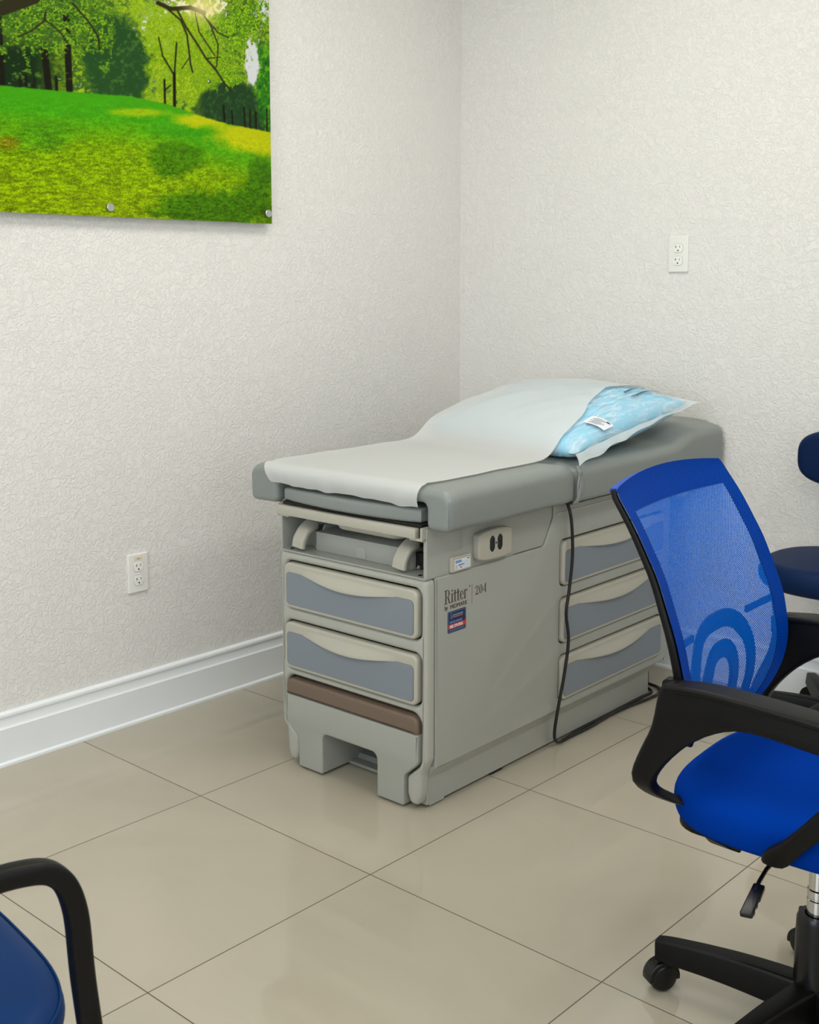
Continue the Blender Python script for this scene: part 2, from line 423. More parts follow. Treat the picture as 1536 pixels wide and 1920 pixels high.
# ------------------------------------------------------------------ picture panel on the left wall
def vnoise(X, Y, seed, octs=4, sc=1.0):
    rs = np.random.RandomState(seed); out = np.zeros_like(X); amp = 1; tot = 0
    for o in range(octs):
        L = rs.rand(128, 128); x = X * sc * 2 ** o; y = Y * sc * 2 ** o
        xi = np.floor(x).astype(int); yi = np.floor(y).astype(int); fx = x - xi; fy = y - yi
        fx = fx * fx * (3 - 2 * fx); fy = fy * fy * (3 - 2 * fy)
        g = lambda i, j: L[(yi + j) % 128, (xi + i) % 128]
        out += amp * ((g(0, 0) * (1 - fx) + g(1, 0) * fx) * (1 - fy) + (g(0, 1) * (1 - fx) + g(1, 1) * fx) * fy)
        tot += amp; amp *= 0.6
    return out / tot
def seg_dist(X, Y, a, b):
    ax, ay = a; bx, by = b; dx, dy = bx - ax, by - ay
    t = np.clip(((X - ax) * dx + (Y - ay) * dy) / (dx * dx + dy * dy + 1e-9), 0, 1)
    return np.hypot(X - ax - t * dx, Y - ay - t * dy), t
def art(X, Y):
    """a sunny park: meadow, trees, branches; X right, Y down, arbitrary art units"""
    C = np.zeros(X.shape + (3,))
    def put(mask, col):
        nonlocal C
        C = C * (1 - mask[..., None]) + np.array(col, float) * mask[..., None]
    sm = lambda e0, e1, v: np.clip((v - e0) / (e1 - e0), 0, 1)
    bl = lambda cx, cy, rx, ry: np.exp(-(((X - cx) / rx) ** 2 + ((Y - cy) / ry) ** 2))
    n_f = vnoise(X, Y, 1, 3, 0.16); n_m = vnoise(X, Y, 2, 4, 0.07); n_c = vnoise(X, Y, 3, 4, 0.02); n_ff = vnoise(X, Y, 4, 2, 0.45)
    C[:] = (226, 230, 228)
    put(sm(0.1, 0.9, bl(350, -5, 90, 60)), (255, 246, 200))
    leaf = 0.55 * n_f + 0.45 * n_m
    hz = np.interp(X, [-300, 0, 120, 200, 270, 330, 400, 510, 560], [150, 160, 168, 172, 187, 207, 225, 243, 250])
    fr = np.clip(1.25 - 1.1 * bl(262, 50, 60, 70) - 1.3 * bl(465, 110, 22, 55) - 1.2 * bl(355, 0, 60, 40) - 0.8 * bl(500, 20, 40, 40), 0, 1)
    put(sm(0.30, 0.44, leaf + 0.35 * (fr - 0.6)), (86, 128, 30)); put(sm(0.30, 0.44, leaf + 0.35 * (fr - 0.6)) * sm(0.5, 0.3, n_m) * 0.7, (48, 88, 26))
    # pale middle foliage
    put(sm(0.40, 0.50, leaf + 0.22 * bl(250, 100, 90, 90) + 0.12 * bl(330, 90, 90, 90) - 0.05), (150, 185, 40))
    put(sm(0.50, 0.60, leaf + 0.15 * bl(300, 120, 120, 70) - 0.0) * 0.9, (120, 165, 10))
    put(sm(0.55, 0.62, n_ff * 0.4 + leaf * 0.6 + 0.02) * 0.75, (188, 210, 40))
    # dark conifer mass, left grove, right hedge
    dk = bl(178, 110, 58, 95) * 1.6 + 0.8 * (n_m - 0.5)
    put(sm(0.5, 0.75, dk), (38, 78, 34)); put(sm(0.5, 0.75, dk) * sm(0.52, 0.66, leaf), (66, 110, 44))
    lg = sm(0, 1, (110 - X) / 60) * sm(60, 95, Y)
    put(lg * sm(0.25, 0.45, leaf + 0.1), (22, 46, 20)); put(lg * sm(0.56, 0.66, leaf), (70, 110, 40))
    top = np.interp(X, [300, 340, 400, 440, 470, 510], [230, 165, 140, 150, 165, 170]) + 14 * (n_m - .5)
    hd = sm(-6, 6, Y - top) * sm(300, 350, X)
    put(hd, (34, 66, 34)); put(hd * sm(0.5, 0.66, leaf), (54, 96, 36))
    rt = sm(0, 26, X - (448 + 26 * np.abs((Y - 120) / 90) ** 1.5 + 26 * (n_m - .5))) * sm(70, 90, Y)
    put(rt, (44, 120, 24)); put(rt * sm(0.48, 0.58, leaf), (104, 172, 24)); put(rt * sm(0.0, 0.12, 0.38 - leaf), (20, 70, 24))
    # sky gap right
    sg = bl(462, 112, 20, 48) * 1.5 + 0.9 * (n_m - 0.5) + 0.9 * bl(500, 10, 40, 40)
    put(sm(0.55, 0.8, sg) * sm(0, 10, 165 - Y), (226, 228, 230))
    # trunks
    for (a, b, w0) in [((4, 20), (6, 165), 7), ((66, 80), (71, 168), 5), ((100, 20), (101, 168), 5), ((32, 140), (32, 164), 2), ((40, 140), (40, 164), 2), ((52, 145), (49, 166), 1.5), ((82, 140), (82, 168), 2),
                      ((284, 128), (283, 190), 3), ((264, 140), (264, 186), 2), ((283, 130), (262, 95), 1.5), ((284, 132), (290, 70), 1.5), ((264, 160), (276, 150), 1.2), ((262, 95), (255, 60), 1.2),
                      ((390, 190), (392, 222), 2.5), ((440, 195), (442, 232), 2.5), ((455, 200), (455, 236), 2), ((470, 205), (470, 238), 2.5), ((410, 200), (411, 226), 2), ((500, 200), (500, 240), 2)]:
        d, t = seg_dist(X, Y, a, b); put(sm(-1.0, 1.0, w0 - d), (26, 24, 14))
    # leafy boughs, top left and top right
    t1 = sm(0.50, 0.56, leaf + 0.24 * bl(60, 20, 110, 75) + 0.12 * bl(150, 50, 40, 45) - 0.12) * sm(0, 30, 190 - X) * sm(0, 40, 150 - Y)
    put(t1, (78, 130, 22)); put(t1 * sm(0.55, 0.62, n_ff), (140, 180, 34)); put(t1 * sm(0.0, 0.08, 0.42 - n_ff), (40, 84, 20))
    t2 = sm(0.50, 0.56, leaf + 0.22 * bl(470, 25, 60, 40) + 0.20 * bl(400, 60, 60, 60) + 0.14 * bl(400, 140, 60, 25) - 0.15) * sm(310, 340, X) * sm(0, 20, 170 - Y)
    put(t2, (92, 150, 20)); put(t2 * sm(0.54, 0.62, n_ff), (168, 205, 30)); put(t2 * sm(0.0, 0.08, 0.42 - n_ff) * sm(430, 470, X), (50, 100, 24))
    for pts, w0 in [([(-40, 30), (10, 18), (52, -6)], 12), ([(255, -5), (280, 6), (320, 4), (350, 14)], 4), ([(270, 3), (300, 28), (312, 55), (318, 110), (322, 125)], 1.8),
                    ([(292, 6), (310, 40), (335, 75), (352, 100), (372, 120), (395, 150), (410, 162)], 2), ([(345, 14), (365, 40), (380, 75), (376, 115)], 1.4),
                    ([(330, 12), (338, 50), (372, 95)], 1.3), ([(350, 20), (380, 52), (405, 62)], 1.3), ([(110, 0), (135, 35), (148, 60), (150, 85)], 1.6),
                    ([(70, 20), (68, 35), (50, 55), (32, 68)], 1.4), ([(68, 32), (90, 55), (100, 75)], 1.2), ([(318, 95), (300, 118)], 1), ([(352, 100), (385, 98)], 1)]:
        for a, b in zip(pts[:-1], pts[1:]):
            d, t = seg_dist(X, Y, a, b); put(sm(-0.8, 0.8, w0 - d), (48, 44, 22))
    put(sm(0.15, 1.1, bl(350, 4, 42, 30)) * 0.85, (255, 238, 170))
    # meadow
    G = np.zeros_like(C); G[:] = (70, 168, 14)
    def gput(mask, col):
        nonlocal G
        G = G * (1 - mask[..., None]) + np.array(col, float) * mask[..., None]
    D = Y - hz
    gput(sm(-0.0, 60, D - 40), (128, 170, 2)); gput(sm(30, 140, D - 70) * 0.8, (140, 166, 2))
    gput(sm(0.2, 0.8, bl(215, 203, 60, 9) + 0.5 * (n_m - .5)), (160, 196, 10))
    gput(sm(0.25, 0.8, bl(330, 216, 60, 14) + bl(440, 245, 90, 26) + bl(520, 262, 80, 34) + 0.5 * (n_m - .5)), (196, 204, 8))
    gput(sm(0.35, 0.8, bl(300, 240, 110, 10) * 0.9 + 0.3 * (n_c - .5)) * 0.9, (66, 160, 12))
    gput(sm(0.35, 0.8, bl(60, 250, 70, 40) + 0.5 * (n_c - .5)) * 0.7, (72, 146, 12))
    gput(sm(0.35, 0.75, bl(300, 285, 60, 26) + bl(270, 300, 40, 30) + 0.7 * (n_m - .5)) * 0.8, (66, 124, 4))
    gput(sm(0.35, 0.75, bl(320, 385, 110, 36) + bl(480, 330, 50, 50) + bl(395, 395, 80, 30) + 0.7 * (n_m - .5)) * 0.85, (58, 112, 4))
    gput(sm(0.45, 0.8, bl(500, 400, 40, 40) + 0.6 * (n_m - .5)) * 0.6, (60, 104, 4))
    gput(sm(0.3, 0.9, bl(12, 268, 22, 16)) * 0.55, (150, 110, 10))
    gr = 0.5 * vnoise(X, Y, 8, 2, 0.6) + 0.5 * vnoise(X * 0.6, Y * 1.6, 9, 3, 0.18)
    k = sm(10, 120, D) * 1.0 + 0.12
    G = G * (1 + (gr[..., None] - 0.5) * k[..., None] * 1.3)
    g_ = sm(-1.5, 1.5, D + 3 * (n_f - .5)); C = C * (1 - g_[..., None]) + G * g_[..., None]
    return np.clip(C * 0.90, 0, 255)

def picture():
    X0 = 0.030; y1, zb = -0.9805, 1.4905; wdt, hgt = 1.35, 0.90
    t = empty('wall_picture', (0, y1 - wdt / 2, zb), 0, 'frameless glossy landscape print of a sunny green park on the left wall', 'picture')
    ox = y1 - wdt / 2
    obj('backing_panel', finish(box(X0 - 0.006, X0 - 0.0006, -wdt / 2, wdt / 2, 0, hgt, 0.0006, 1), mat('panel_edge', (150, 165, 120), 0.3)), t)
    nu, nv = 760, 500
    a = np.linspace(0, 1, nu); b = np.linspace(0, 1, nv); A, B = np.meshgrid(a, b)
    yl = -wdt / 2 + A * wdt; zl = B * hgt
    # artwork coordinates
    T_ = (yl + ox + 1.92) / 0.94; kk = 1.223; s = T_ / (kk - T_ * (kk - 1))
    X = s * 510; Y = (400 + 17 * s) - (zl / 0.60) * (450 - 82 * s)
    C = art(X, Y) / 255.0
    L = np.where(C <= 0.04045, C / 12.92, ((C + 0.055) / 1.055) ** 2.4)
    vs = np.stack([np.full_like(yl, X0), yl, zl], -1).reshape(-1, 3)
    me = bpy.data.meshes.new('m'); n = nu * nv; nf = (nu - 1) * (nv - 1)
    i, j = np.meshgrid(np.arange(nu - 1), np.arange(nv - 1)); q = (j * nu + i).reshape(-1)
    F = np.stack([q, q + 1, q + nu + 1, q + nu], 1).astype(np.int32)
    me.vertices.add(n); me.vertices.foreach_set('co', vs.astype(np.float32).reshape(-1))
    me.loops.add(nf * 4); me.loops.foreach_set('vertex_index', F.reshape(-1))
    me.polygons.add(nf); me.polygons.foreach_set('loop_start', np.arange(0, nf * 4, 4, dtype=np.int32)); me.update(calc_edges=True)
    ca = me.color_attributes.new('print', 'FLOAT_COLOR', 'POINT')
    ca.data.foreach_set('color', np.concatenate([L.reshape(-1, 3), np.ones((n, 1))], 1).astype(np.float32).reshape(-1))
    m = bpy.data.materials.new('printed_landscape'); m.use_nodes = True; nt = m.node_tree; bs = nt.nodes['Principled BSDF']
    at = nt.nodes.new('ShaderNodeAttribute'); at.attribute_name = 'print'; nt.links.new(at.outputs['Color'], bs.inputs['Base Color'])
    bs.inputs['Roughness'].default_value = 0.3; bs.inputs['Specular IOR Level'].default_value = 0.08
    me.materials.append(m)
    obj('print', me, t)
    for yb, z_ in [(-1.000, 0.031), (-1.587, 0.0255), (-2.174, 0.0285), (-1.0, 0.87), (-1.587, 0.87), (-2.174, 0.87)]:
        bo = lathe([(0.0, 0.0375), (0.0105, 0.0385), (0.0122, 0.037), (0.0122, 0.0315), (0.0105, 0.0305), (0.006, 0.0305), (0.006, 0.0), (0, 0)], 28, 'X', (0, yb - ox, z_))
        obj('standoff_bolt', finish(bo, M_steel), t)
picture()

# ------------------------------------------------------------------ examination table
TH = math.radians(0.963)
ET = empty('exam_table', (0.799, -1.4219, 0), TH, 'grey medical examination table with drawers, step and padded top against the back wall', 'examination table')
BW = 0.257
# front frame with two drawer openings and the step bay
def sym(pts): return pts + [(-x, z) for x, z in reversed(pts)]
outer = fillet([(BW, 0.592), (BW, 0.135), (0.240, 0.095), (0.236, 0.040), (0.228, 0.014), (0.203, 0.014), (0.193, 0.040), (0.193, 0.082), (0.2385, 0.122), (0.2385, 0.252),
                (-0.2385, 0.252), (-0.2385, 0.122), (-0.193, 0.082), (-0.193, 0.040), (-0.203, 0.014), (-0.228, 0.014), (-0.236, 0.040), (-0.240, 0.095), (-BW, 0.135), (-BW, 0.592)],
               [0.014, 0.03, 0.03, 0.02, 0.012, 0.012, 0.02, 0.02, 0.02, 0.03, 0.03, 0.02, 0.02, 0.02, 0.012, 0.012, 0.02, 0.03, 0.03, 0.014])
holes = [rrect(-0.2385, 0.2385, z0, z1, 0.022) for z0, z1 in ((0.438, 0.568), (0.270, 0.405))]
obj('front_frame', finish(plate(outer, holes, 0.0, 0.036, 0.011, 'XZ', 4), M_bodyf), ET)
# cabinet body: side panels, lower skirt, back
Y0, Y1 = 0.036, 1.19
sideout = fillet([(Y0, 0.105), (Y1, 0.105), (Y1, 0.703), (0.545, 0.703), (0.545, 0.665), (0.500, 0.592), (Y0, 0.592)], [0.002, 0.02, 0.004, 0.004, 0.02, 0.02, 0.002])
SD = [(0.463, 0.596), (0.298, 0.431), (0.132, 0.265)]
sh = [rrect(0.578, 1.158, z0, z1, 0.020) for z0, z1 in SD]
obj('side_panel', finish(plate(sideout, sh, BW - 0.018, BW, 0.005, 'YZ'), M_body), ET)
obj('side_panel', finish(plate(sideout, [], -BW, -BW + 0.018, 0.005, 'YZ'), M_body), ET)
for s in (1, -1):
    pr = [(s * x, z) for x, z in [(0.20, 0.112), (0.2555, 0.112), (0.252, 0.104), (0.236, 0.082), (0.2335, 0.072), (0.2335, 0.008), (0.20, 0.008)]]
    obj('skirt', finish(plate(pr, [], 0.030, 1.13, 0.001, 'XZ', 1), M_body), ET)
obj('skirt_foot', finish(box(0.2335, 0.2352, 0.040, 0.098, 0.004, 0.028, 0.0005, 1), M_body), ET)
obj('skirt_foot', finish(box(0.205, 0.232, 0.300, 0.350, 0.0, 0.012), M_dark), ET)
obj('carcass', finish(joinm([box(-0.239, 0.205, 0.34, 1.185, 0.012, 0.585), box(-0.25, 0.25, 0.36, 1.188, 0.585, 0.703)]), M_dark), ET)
obj('back_panel', finish(box(-BW, BW, 1.186, 1.196, 0.105, 0.703), M_body), ET)
obj('trim_strip', finish(box(BW - 0.001, BW + 0.0022, 0.556, 1.188, 0.672, 0.676), M_beige), ET)

def drawer_front(hw, zt, zb, place, label=None):
    """built in local XZ with front towards -y, centred on x=0"""
    H = zt - zb
    fr = plate(rrect(-hw, hw, zb, zt, 0.018), [], -0.009, 0.018, 0.006, 'XZ', 4); place(fr)
    d = obj('drawer', finish(fr, M_beige), ET)
    k = H / 0.123
    def ztop(x):
        u = min(1, abs(x) / (hw * 0.74)); return zt - (0.025 + 0.017 * (1 - u * u) ** 1.35) * k
    ins = 0.0105
    pts = [(-hw + ins, zb + 0.010), (hw - ins, zb + 0.010)]
    top = [(hw - ins) * math.cos(PI * i / 160) for i in range(161)]
    poly = fillet(pts, 0)  # bottom corners replaced below
    bl = [(-hw + ins + 0.012 * (1 - math.cos(a)), zb + 0.010 + 0.012 * (1 - math.sin(a))) for a in [PI / 2 * i / 5 for i in range(6)]]
    bl = [(-hw + ins + 0.012 - 0.012 * math.cos(a), zb + 0.022 - 0.012 * math.sin(a)) for a in [PI / 2 * i / 5 for i in range(6)]]
    br = [(-x, z) for x, z in reversed(bl)]
    tp = []
    for x in top:
        e = max(0, abs(x) - (hw - ins - 0.012)) / 0.012
        tp.append((x, ztop(x) - 0.012 * (1 - math.sqrt(max(0, 1 - e * e)))))
    poly = bl + br + tp
    pm = plate(poly, [], -0.0100, -0.0080, 0.0002, 'XZ', 0); place(pm)
    obj('panel', finish(pm, M_panel, ang=25), d, label='blue-grey inset panel')
    gm = [(a * 1.006, (b - (zb + zt) / 2) * 1.012 + (zb + zt) / 2) for a, b in poly]
    g_ = plate(gm, [], -0.0094, -0.0080, 0.0001, 'XZ', 0); place(g_)
    obj('panel_groove', finish(g_, mat('groove_shadow', (95, 98, 98), 0.7), ang=25), d)
    W_ = hw * 0.73
    def fn(u, v):
        x = (-1 + 2 * u) * W_
        a = (1 - (x / W_) ** 2) ** 1.3
        z0, z1 = zt - 0.010, ztop(x) - 0.0006
        z = z0 + (z1 - z0) * min(1, v / 0.75)
        out = 0.0150 * a * (0.5 - 0.5 * math.cos(PI * min(1, v / 0.75))) ** 0.8
        if v > 0.75: q = (v - 0.75) / 0.25; out *= (1 - q); z += 0.003 * q * a
        return (x, -0.0088 - out, z)
    hm = grid(fn, 41, 21); place(hm)
    obj('handle', finish(hm, M_beige, ang=60), d)
    return d
for zt, zb in ((0.564, 0.441), (0.401, 0.274)):
    drawer_front(0.2335, zt, zb, lambda me: me)
RZ = Matrix.Translation((BW, (0.578 + 1.158) / 2, 0)) @ Matrix.Rotation(PI / 2, 4, 'Z')
for z0, z1 in SD:
    drawer_front(0.285, z1 - 0.004, z0 + 0.003, lambda me: me.transform(RZ))

# step, pulled flush with the front
so = fillet([(0.2335, 0.200), (0.2335, 0.125), (0.188, 0.084), (0.188, 0.005), (0.098, 0.005), (0.098, 0.118), (-0.098, 0.118), (-0.098, 0.005), (-0.188, 0.005), (-0.188, 0.084), (-0.2335, 0.125), (-0.2335, 0.200)],
            [0.001, 0.02, 0.02, 0.006, 0.006, 0.018, 0.018, 0.006, 0.006, 0.02, 0.02, 0.001], 5)
st = obj('step', finish(plate(so, [], -0.006, 0.30, 0.005, 'XZ', 3), M_body), ET)
tr_ = plate(fillet([(0.2335, 0.199), (0.2335, 0.244), (-0.2335, 0.244), (-0.2335, 0.199)], [0.002, 0.024, 0.024, 0.002], 6), [], -0.007, 0.30, 0.008, 'XZ', 4)
obj('step_tread', finish(tr_, M_brown), st, label='brown ribbed step tread')
# ribbed base pan under the step with its cone
bp_ = plate([(0.10, 0.004), (0.10, 0.012), (0.13, 0.012), (0.14, 0.022), (0.17, 0.022), (0.18, 0.030), (0.21, 0.030), (0.22, 0.040), (0.31, 0.040), (0.31, 0.004)], [], -0.1, 0.1, 0.0008, 'YZ', 1)
pan0 = obj('base_pan', finish(bp_, M_sheet), ET)
obj('cone_stop', finish(lathe([(0, 0.0), (0.012, 0.0), (0.007, 0.025), (0.008, 0.033), (0, 0.035)], 20, 'Z', (0.025, 0.245, 0.04)), M_beige), pan0)

# upper stirrup housing
hs = fillet([(0.004, 0.594), (0.497, 0.594), (0.540, 0.667), (0.540, 0.718), (0.004, 0.718)], [0.001, 0.02, 0.02, 0.002, 0.006])
obj('housing_side', finish(plate(hs, [], BW - 0.014, BW - 0.003, 0.002, 'YZ'), M_body), ET)
hs2 = fillet([(0.004, 0.594), (0.54, 0.594), (0.540, 0.745), (0.035, 0.745), (0.004, 0.722)], [0.001, 0.001, 0.002, 0.02, 0.01])
obj('housing_side', finish(plate(hs2, [], -BW + 0.003, -BW + 0.007, 0.001, 'YZ'), M_sheet), ET)
sf = obj('housing_floor', finish(joinm([box(-BW + 0.003, BW - 0.003, -0.002, 0.36, 0.592, 0.5965, 0.001, 1)]), M_sheet), ET)
for x in (-0.228, 0.222):
    obj('floor_screw', finish(lathe([(0, 0.0025), (0.004, 0.002), (0.006, 0.0)], 16, 'Z', (x, 0.018, 0.5965)), M_dark), sf)
obj('housing_back', finish(box(-BW + 0.004, BW - 0.004, 0.34, 0.36, 0.595, 0.715), M_sheet), ET)
# inner box with square button
ib = obj('stirrup_box', finish(joinm([box(-0.164, 0.172, 0.045, 0.30, 0.5965, 0.648, 0.002, 2), box(-0.245, -0.164, 0.075, 0.3, 0.5965, 0.640, 0.002, 2)]), M_sheet), ET)
obj('square_button', finish(plate(rrect(-0.017, 0.016, 0.5995, 0.628, 0.005), [], 0.0435, 0.046, 0.0008, 'XZ'), M_body), ib)
obj('void_shade', finish(box(0.168, 0.24, 0.06, 0.34, 0.600, 0.640), M_dark), ET)  # dark block painted in where the housing recess is only in shade
# two stirrups, cane-shaped arms hooking over the front
for xc in (-0.186, 0.170):
    path = crom([(xc, 0.26, 0.672), (xc, 0.14, 0.672), (xc, 0.075, 0.668), (xc - 0.003, 0.035, 0.655), (xc - 0.006, 0.014, 0.630), (xc - 0.009, 0.010, 0.606)], 8)
    a_ = sweep(path, srect(0.036, 0.016, 0.006), upv=(0, 1, 0.2), scale=lambda t: (1.0 + 0.18 * t, 1.0 + 0.55 * t * (1 - t)))
    so_ = obj('stirrup', finish(a_, M_beige, ang=50), ET)
    obj('stirrup_web', finish(plate(fillet([(0.045, 0.600), (0.062, 0.612), (0.085, 0.660), (0.20, 0.668), (0.20, 0.655), (0.10, 0.640), (0.075, 0.600)], 0.006), [], xc + 0.012, xc + 0.017, 0.001, 'YZ'), M_body), so_)
    obj('pivot_pin', finish(lathe([(0, -0.001), (0.003, -0.001), (0.003, 0.002)], 12, 'X', (xc + 0.018, 0.055, 0.612)), M_dark), so_)
# drain pan (shallow beige tray) and the cross bar carrying it
dp = plate(rrect(-0.088, 0.142, 0.03, 0.26, 0.035, 8), [], 0.668, 0.6985, 0.012, 'XY', 4)
obj('drain_pan', finish(dp, M_beige), ET)
cb = obj('cross_bar', finish(box(-0.256, 0.232, -0.014, 0.004, 0.6925, 0.7185, 0.0025, 2), M_beige), ET)
for x in (-0.243, 0.222):
    obj('bar_bracket', finish(joinm([box(x - 0.012, x + 0.030, -0.009, 0.03, 0.688, 0.694, 0.001, 1), box(x + 0.024 if x > 0 else x - 0.012, x + 0.030 if x > 0 else x - 0.006, -0.012, 0.03, 0.689, 0.722, 0.001, 1)]), M_beige), cb)
# leg rest pad with bowed front
lp = [(-0.243, 0.30), (-0.243, 0.006)] + [(-0.243 + 0.478 * i / 16, 0.002 - 0.022 * math.sin(PI * i / 16)) for i in range(1, 16)] + [(0.235, 0.006), (0.235, 0.30)]
obj('leg_rest_pad', finish(plate(lp, [], 0.7285, 0.764, 0.010, 'XY', 4), M_vinyl), ET)
obj('pad_board', finish(box(-0.243, 0.24, 0.0, 0.3, 0.7205, 0.7275), M_dark), ET)
# seat board under the cushions
obj('seat_board', finish(joinm([box(-0.335, -0.258, 0.025, 1.36, 0.7165, 0.728), box(-0.256, 0.25, 0.31, 1.36, 0.7035, 0.76), box(-0.33, 0.30, 0.56, 1.38, 0.704, 0.7155)]), mat('dark_board', (60, 50, 44), 0.6)), ET)
# seat cushion: inverted U when seen from the front
CX0, CX1 = -0.366, 0.331
cpro = fillet([(CX1, 0.7165), (CX1 + 0.002, 0.822), (CX0 - 0.002, 0.822), (CX0, 0.7165), (-0.262, 0.7195), (-0.262, 0.782), (0.258, 0.782), (0.258, 0.7165)],
              [0.012, 0.028, 0.028, 0.012, 0.012, 0.012, 0.012, 0.012], 6)
def soften(me, f):
    bm = bmesh.new(); bm.from_mesh(me)
    bmesh.ops.triangulate(bm, faces=[fc for fc in bm.faces if len(fc.verts) > 4])
    for _ in range(3):
        es = [e for e in bm.edges if e.calc_length() > 0.05]
        if es: bmesh.ops.subdivide_edges(bm, edges=es, cuts=1, use_grid_fill=True)
    for v in bm.verts: v.co = f(v.co)
    bmesh.ops.triangulate(bm, faces=[fc for fc in bm.faces if len(fc.verts) > 4])
    bm.to_mesh(me); bm.free(); return me
def seatf(c):
    y = c.y; k = max(0, (y - 0.49) / 0.055)
    z = c.z - 0.012 * k * k * (1 if c.z > 0.78 else 0.15)
    if c.x > 0.29: x = c.x - 0.008 * k * k
    else: x = c.x
    # front lip rolls down
    kf = max(0, (0.05 - y) / 0.05)
    if c.z > 0.79: z -= 0.006 * kf * kf
    if c.z < 0.75 and abs(c.x) > 0.25: z += 0.005 * min(1, abs(y - 0.0) / 0.1)* (1 if c.x > 0 else .3)
    return Vector((x, y, z))
def inset(poly, d):
    out = []; N = len(poly); A = sum(poly[i - 1][0] * poly[i][1] - poly[i][0] * poly[i - 1][1] for i in range(N)); sg = 1 if A > 0 else -1
    for i in range(N):
        p = Vector(poly[i]); e1 = (p - Vector(poly[i - 1])); e2 = (Vector(poly[(i + 1) % N]) - p)
        if e1.length < 1e-7: e1 = e2
        if e2.length < 1e-7: e2 = e1
        t = (e1.normalized() + e2.normalized()).normalized(); nrm = Vector((-t.y, t.x)) * sg
        out.append((p.x + nrm.x * d, p.y + nrm.y * d))
    return out
def loft(secfn, ystart, yend, rnd, n):
    st_ = [(ystart + rnd * (1 - math.cos(PI / 2 * k / 5)), rnd * (1 - math.sin(PI / 2 * k / 5))) for k in range(5)]
    st_ += [(ystart + rnd + (yend - ystart - 2 * rnd) * k / n, 0) for k in range(n + 1)]
    st_ += [(yend - rnd * (1 - math.cos(PI / 2 * k / 5)), rnd * (1 - math.sin(PI / 2 * k / 5))) for k in range(4, -1, -1)]
    vs, fs = [], []; m_ = None
    for y, d in st_:
        p = inset(secfn(y), d); m_ = len(p)
        vs += [(x, y, z) for x, z in p]
    for j in range(len(st_) - 1):
        for k in range(m_): fs.append((j * m_ + k, j * m_ + (k + 1) % m_, (j + 1) * m_ + (k + 1) % m_, (j + 1) * m_ + k))
    fs.append(tuple(range(m_))[::-1]); fs.append(tuple((len(st_) - 1) * m_ + k for k in range(m_)))
    me = raw(vs, fs)
    bm = bmesh.new(); bm.from_mesh(me); bmesh.ops.triangulate(bm, faces=[f for f in bm.faces if len(f.verts) > 4]); bm.to_mesh(me); bm.free(); return me
def seat_sec(y):
    k = max(0, (y - 0.47) / 0.075); kf = max(0, (0.06 - y) / 0.06)
    zt = 0.822 - 0.013 * k * k - 0.006 * kf * kf; xo = 0.010 * k * k
    wob = 0.0012 * math.sin(21 * y)
    return fillet([(CX1 - xo, 0.7175 + wob), (CX1 + 0.003 - xo, zt), (CX0 - 0.003, zt), (CX0, 0.7175), (-0.262, 0.7195), (-0.262, 0.782), (0.258, 0.782), (0.258, 0.7175)],
              [0.017, 0.032, 0.032, 0.017, 0.017, 0.016, 0.016, 0.017], 6)
seat = obj('seat_cushion', finish(loft(seat_sec, -0.006, 0.547, 0.015, 40), M_vinyl, ang=50), ET)
# stitched corner seams of the front
for (x, y) in ((CX1 - 0.0128, -0.0025),):
    obj('corner_seam', finish(tube(crom([(x + 0.0085, y + 0.001, 0.792), (x + 0.0095, y + 0.0005, 0.745), (x + 0.0085, y + 0.001, 0.724)], 8), 0.0013, 8), mat('seam_grey', (105, 112, 112), 0.5)), seat)
    dots = joinm([lathe([(0, -0.0007), (0.0007, 0), (0, 0.0007)], 6, 'Z', (x + 0.0115, y - 0.0005, 0.727 + 0.0052 * i)) for i in range(15)])
    obj('stitching', finish(dots, M_stickw), seat)
# head cushion: profile along the table, wedge at the wall end
def head_sec(y):
    e = min(1, max(0, (y - 1.06) / 0.16)); e = e * e * (3 - 2 * e)
    k = max(0, (0.62 - y) / 0.07)
    zt = 0.824 + 0.041 * e - 0.014 * k * k + 0.003 * math.sin(PI * min(1, max(0, (y - 1.2) / 0.2)))
    q = 0.011 + 0.012 * e            # the top falls away towards the long sides
    xc = (CX0 + CX1) / 2; xo = 0.008 * k * k
    pts_ = [(CX1 - xo, 0.7135), (CX1 + 0.003 - xo, zt - q), (CX1 - 0.085, zt - 0.001), (xc, zt + 0.001), (CX0 + 0.085, zt - 0.001), (CX0 - 0.003, zt - q), (CX0, 0.7135)]
    return fillet(pts_, [0.015, 0.032, 0.20, 0.3, 0.20, 0.032, 0.015], 6)
head = obj('head_cushion', finish(loft(head_sec, 0.549, 1.402, 0.015, 60), M_vinyl, ang=50), ET)
# gathered fold where the two covers meet
fold = joinm([sweep(crom([(0.326, 0.552, 0.812), (0.337, 0.548, 0.800), (0.334, 0.555, 0.785), (0.337, 0.552, 0.755), (0.333, 0.546, 0.725), (0.322, 0.545, 0.712)], 8), srect(0.016, 0.007, 0.003), upv=(1, 0, 0)),
              sweep(crom([(0.331, 0.541, 0.806), (0.336, 0.544, 0.792), (0.335, 0.540, 0.76), (0.333, 0.543, 0.722)], 8), srect(0.006, 0.006, 0.0025), upv=(1, 0, 0))])
obj('cover_fold', finish(fold, M_vinyl, ang=60), head)
obj('paper_roll_knob', finish(lathe([(0, 0.030), (0.024, 0.030), (0.034, 0.024), (0.038, 0.010), (0.038, -0.03)], 36, 'X', (0.340, 1.085, 0.697)), M_beige), ET)

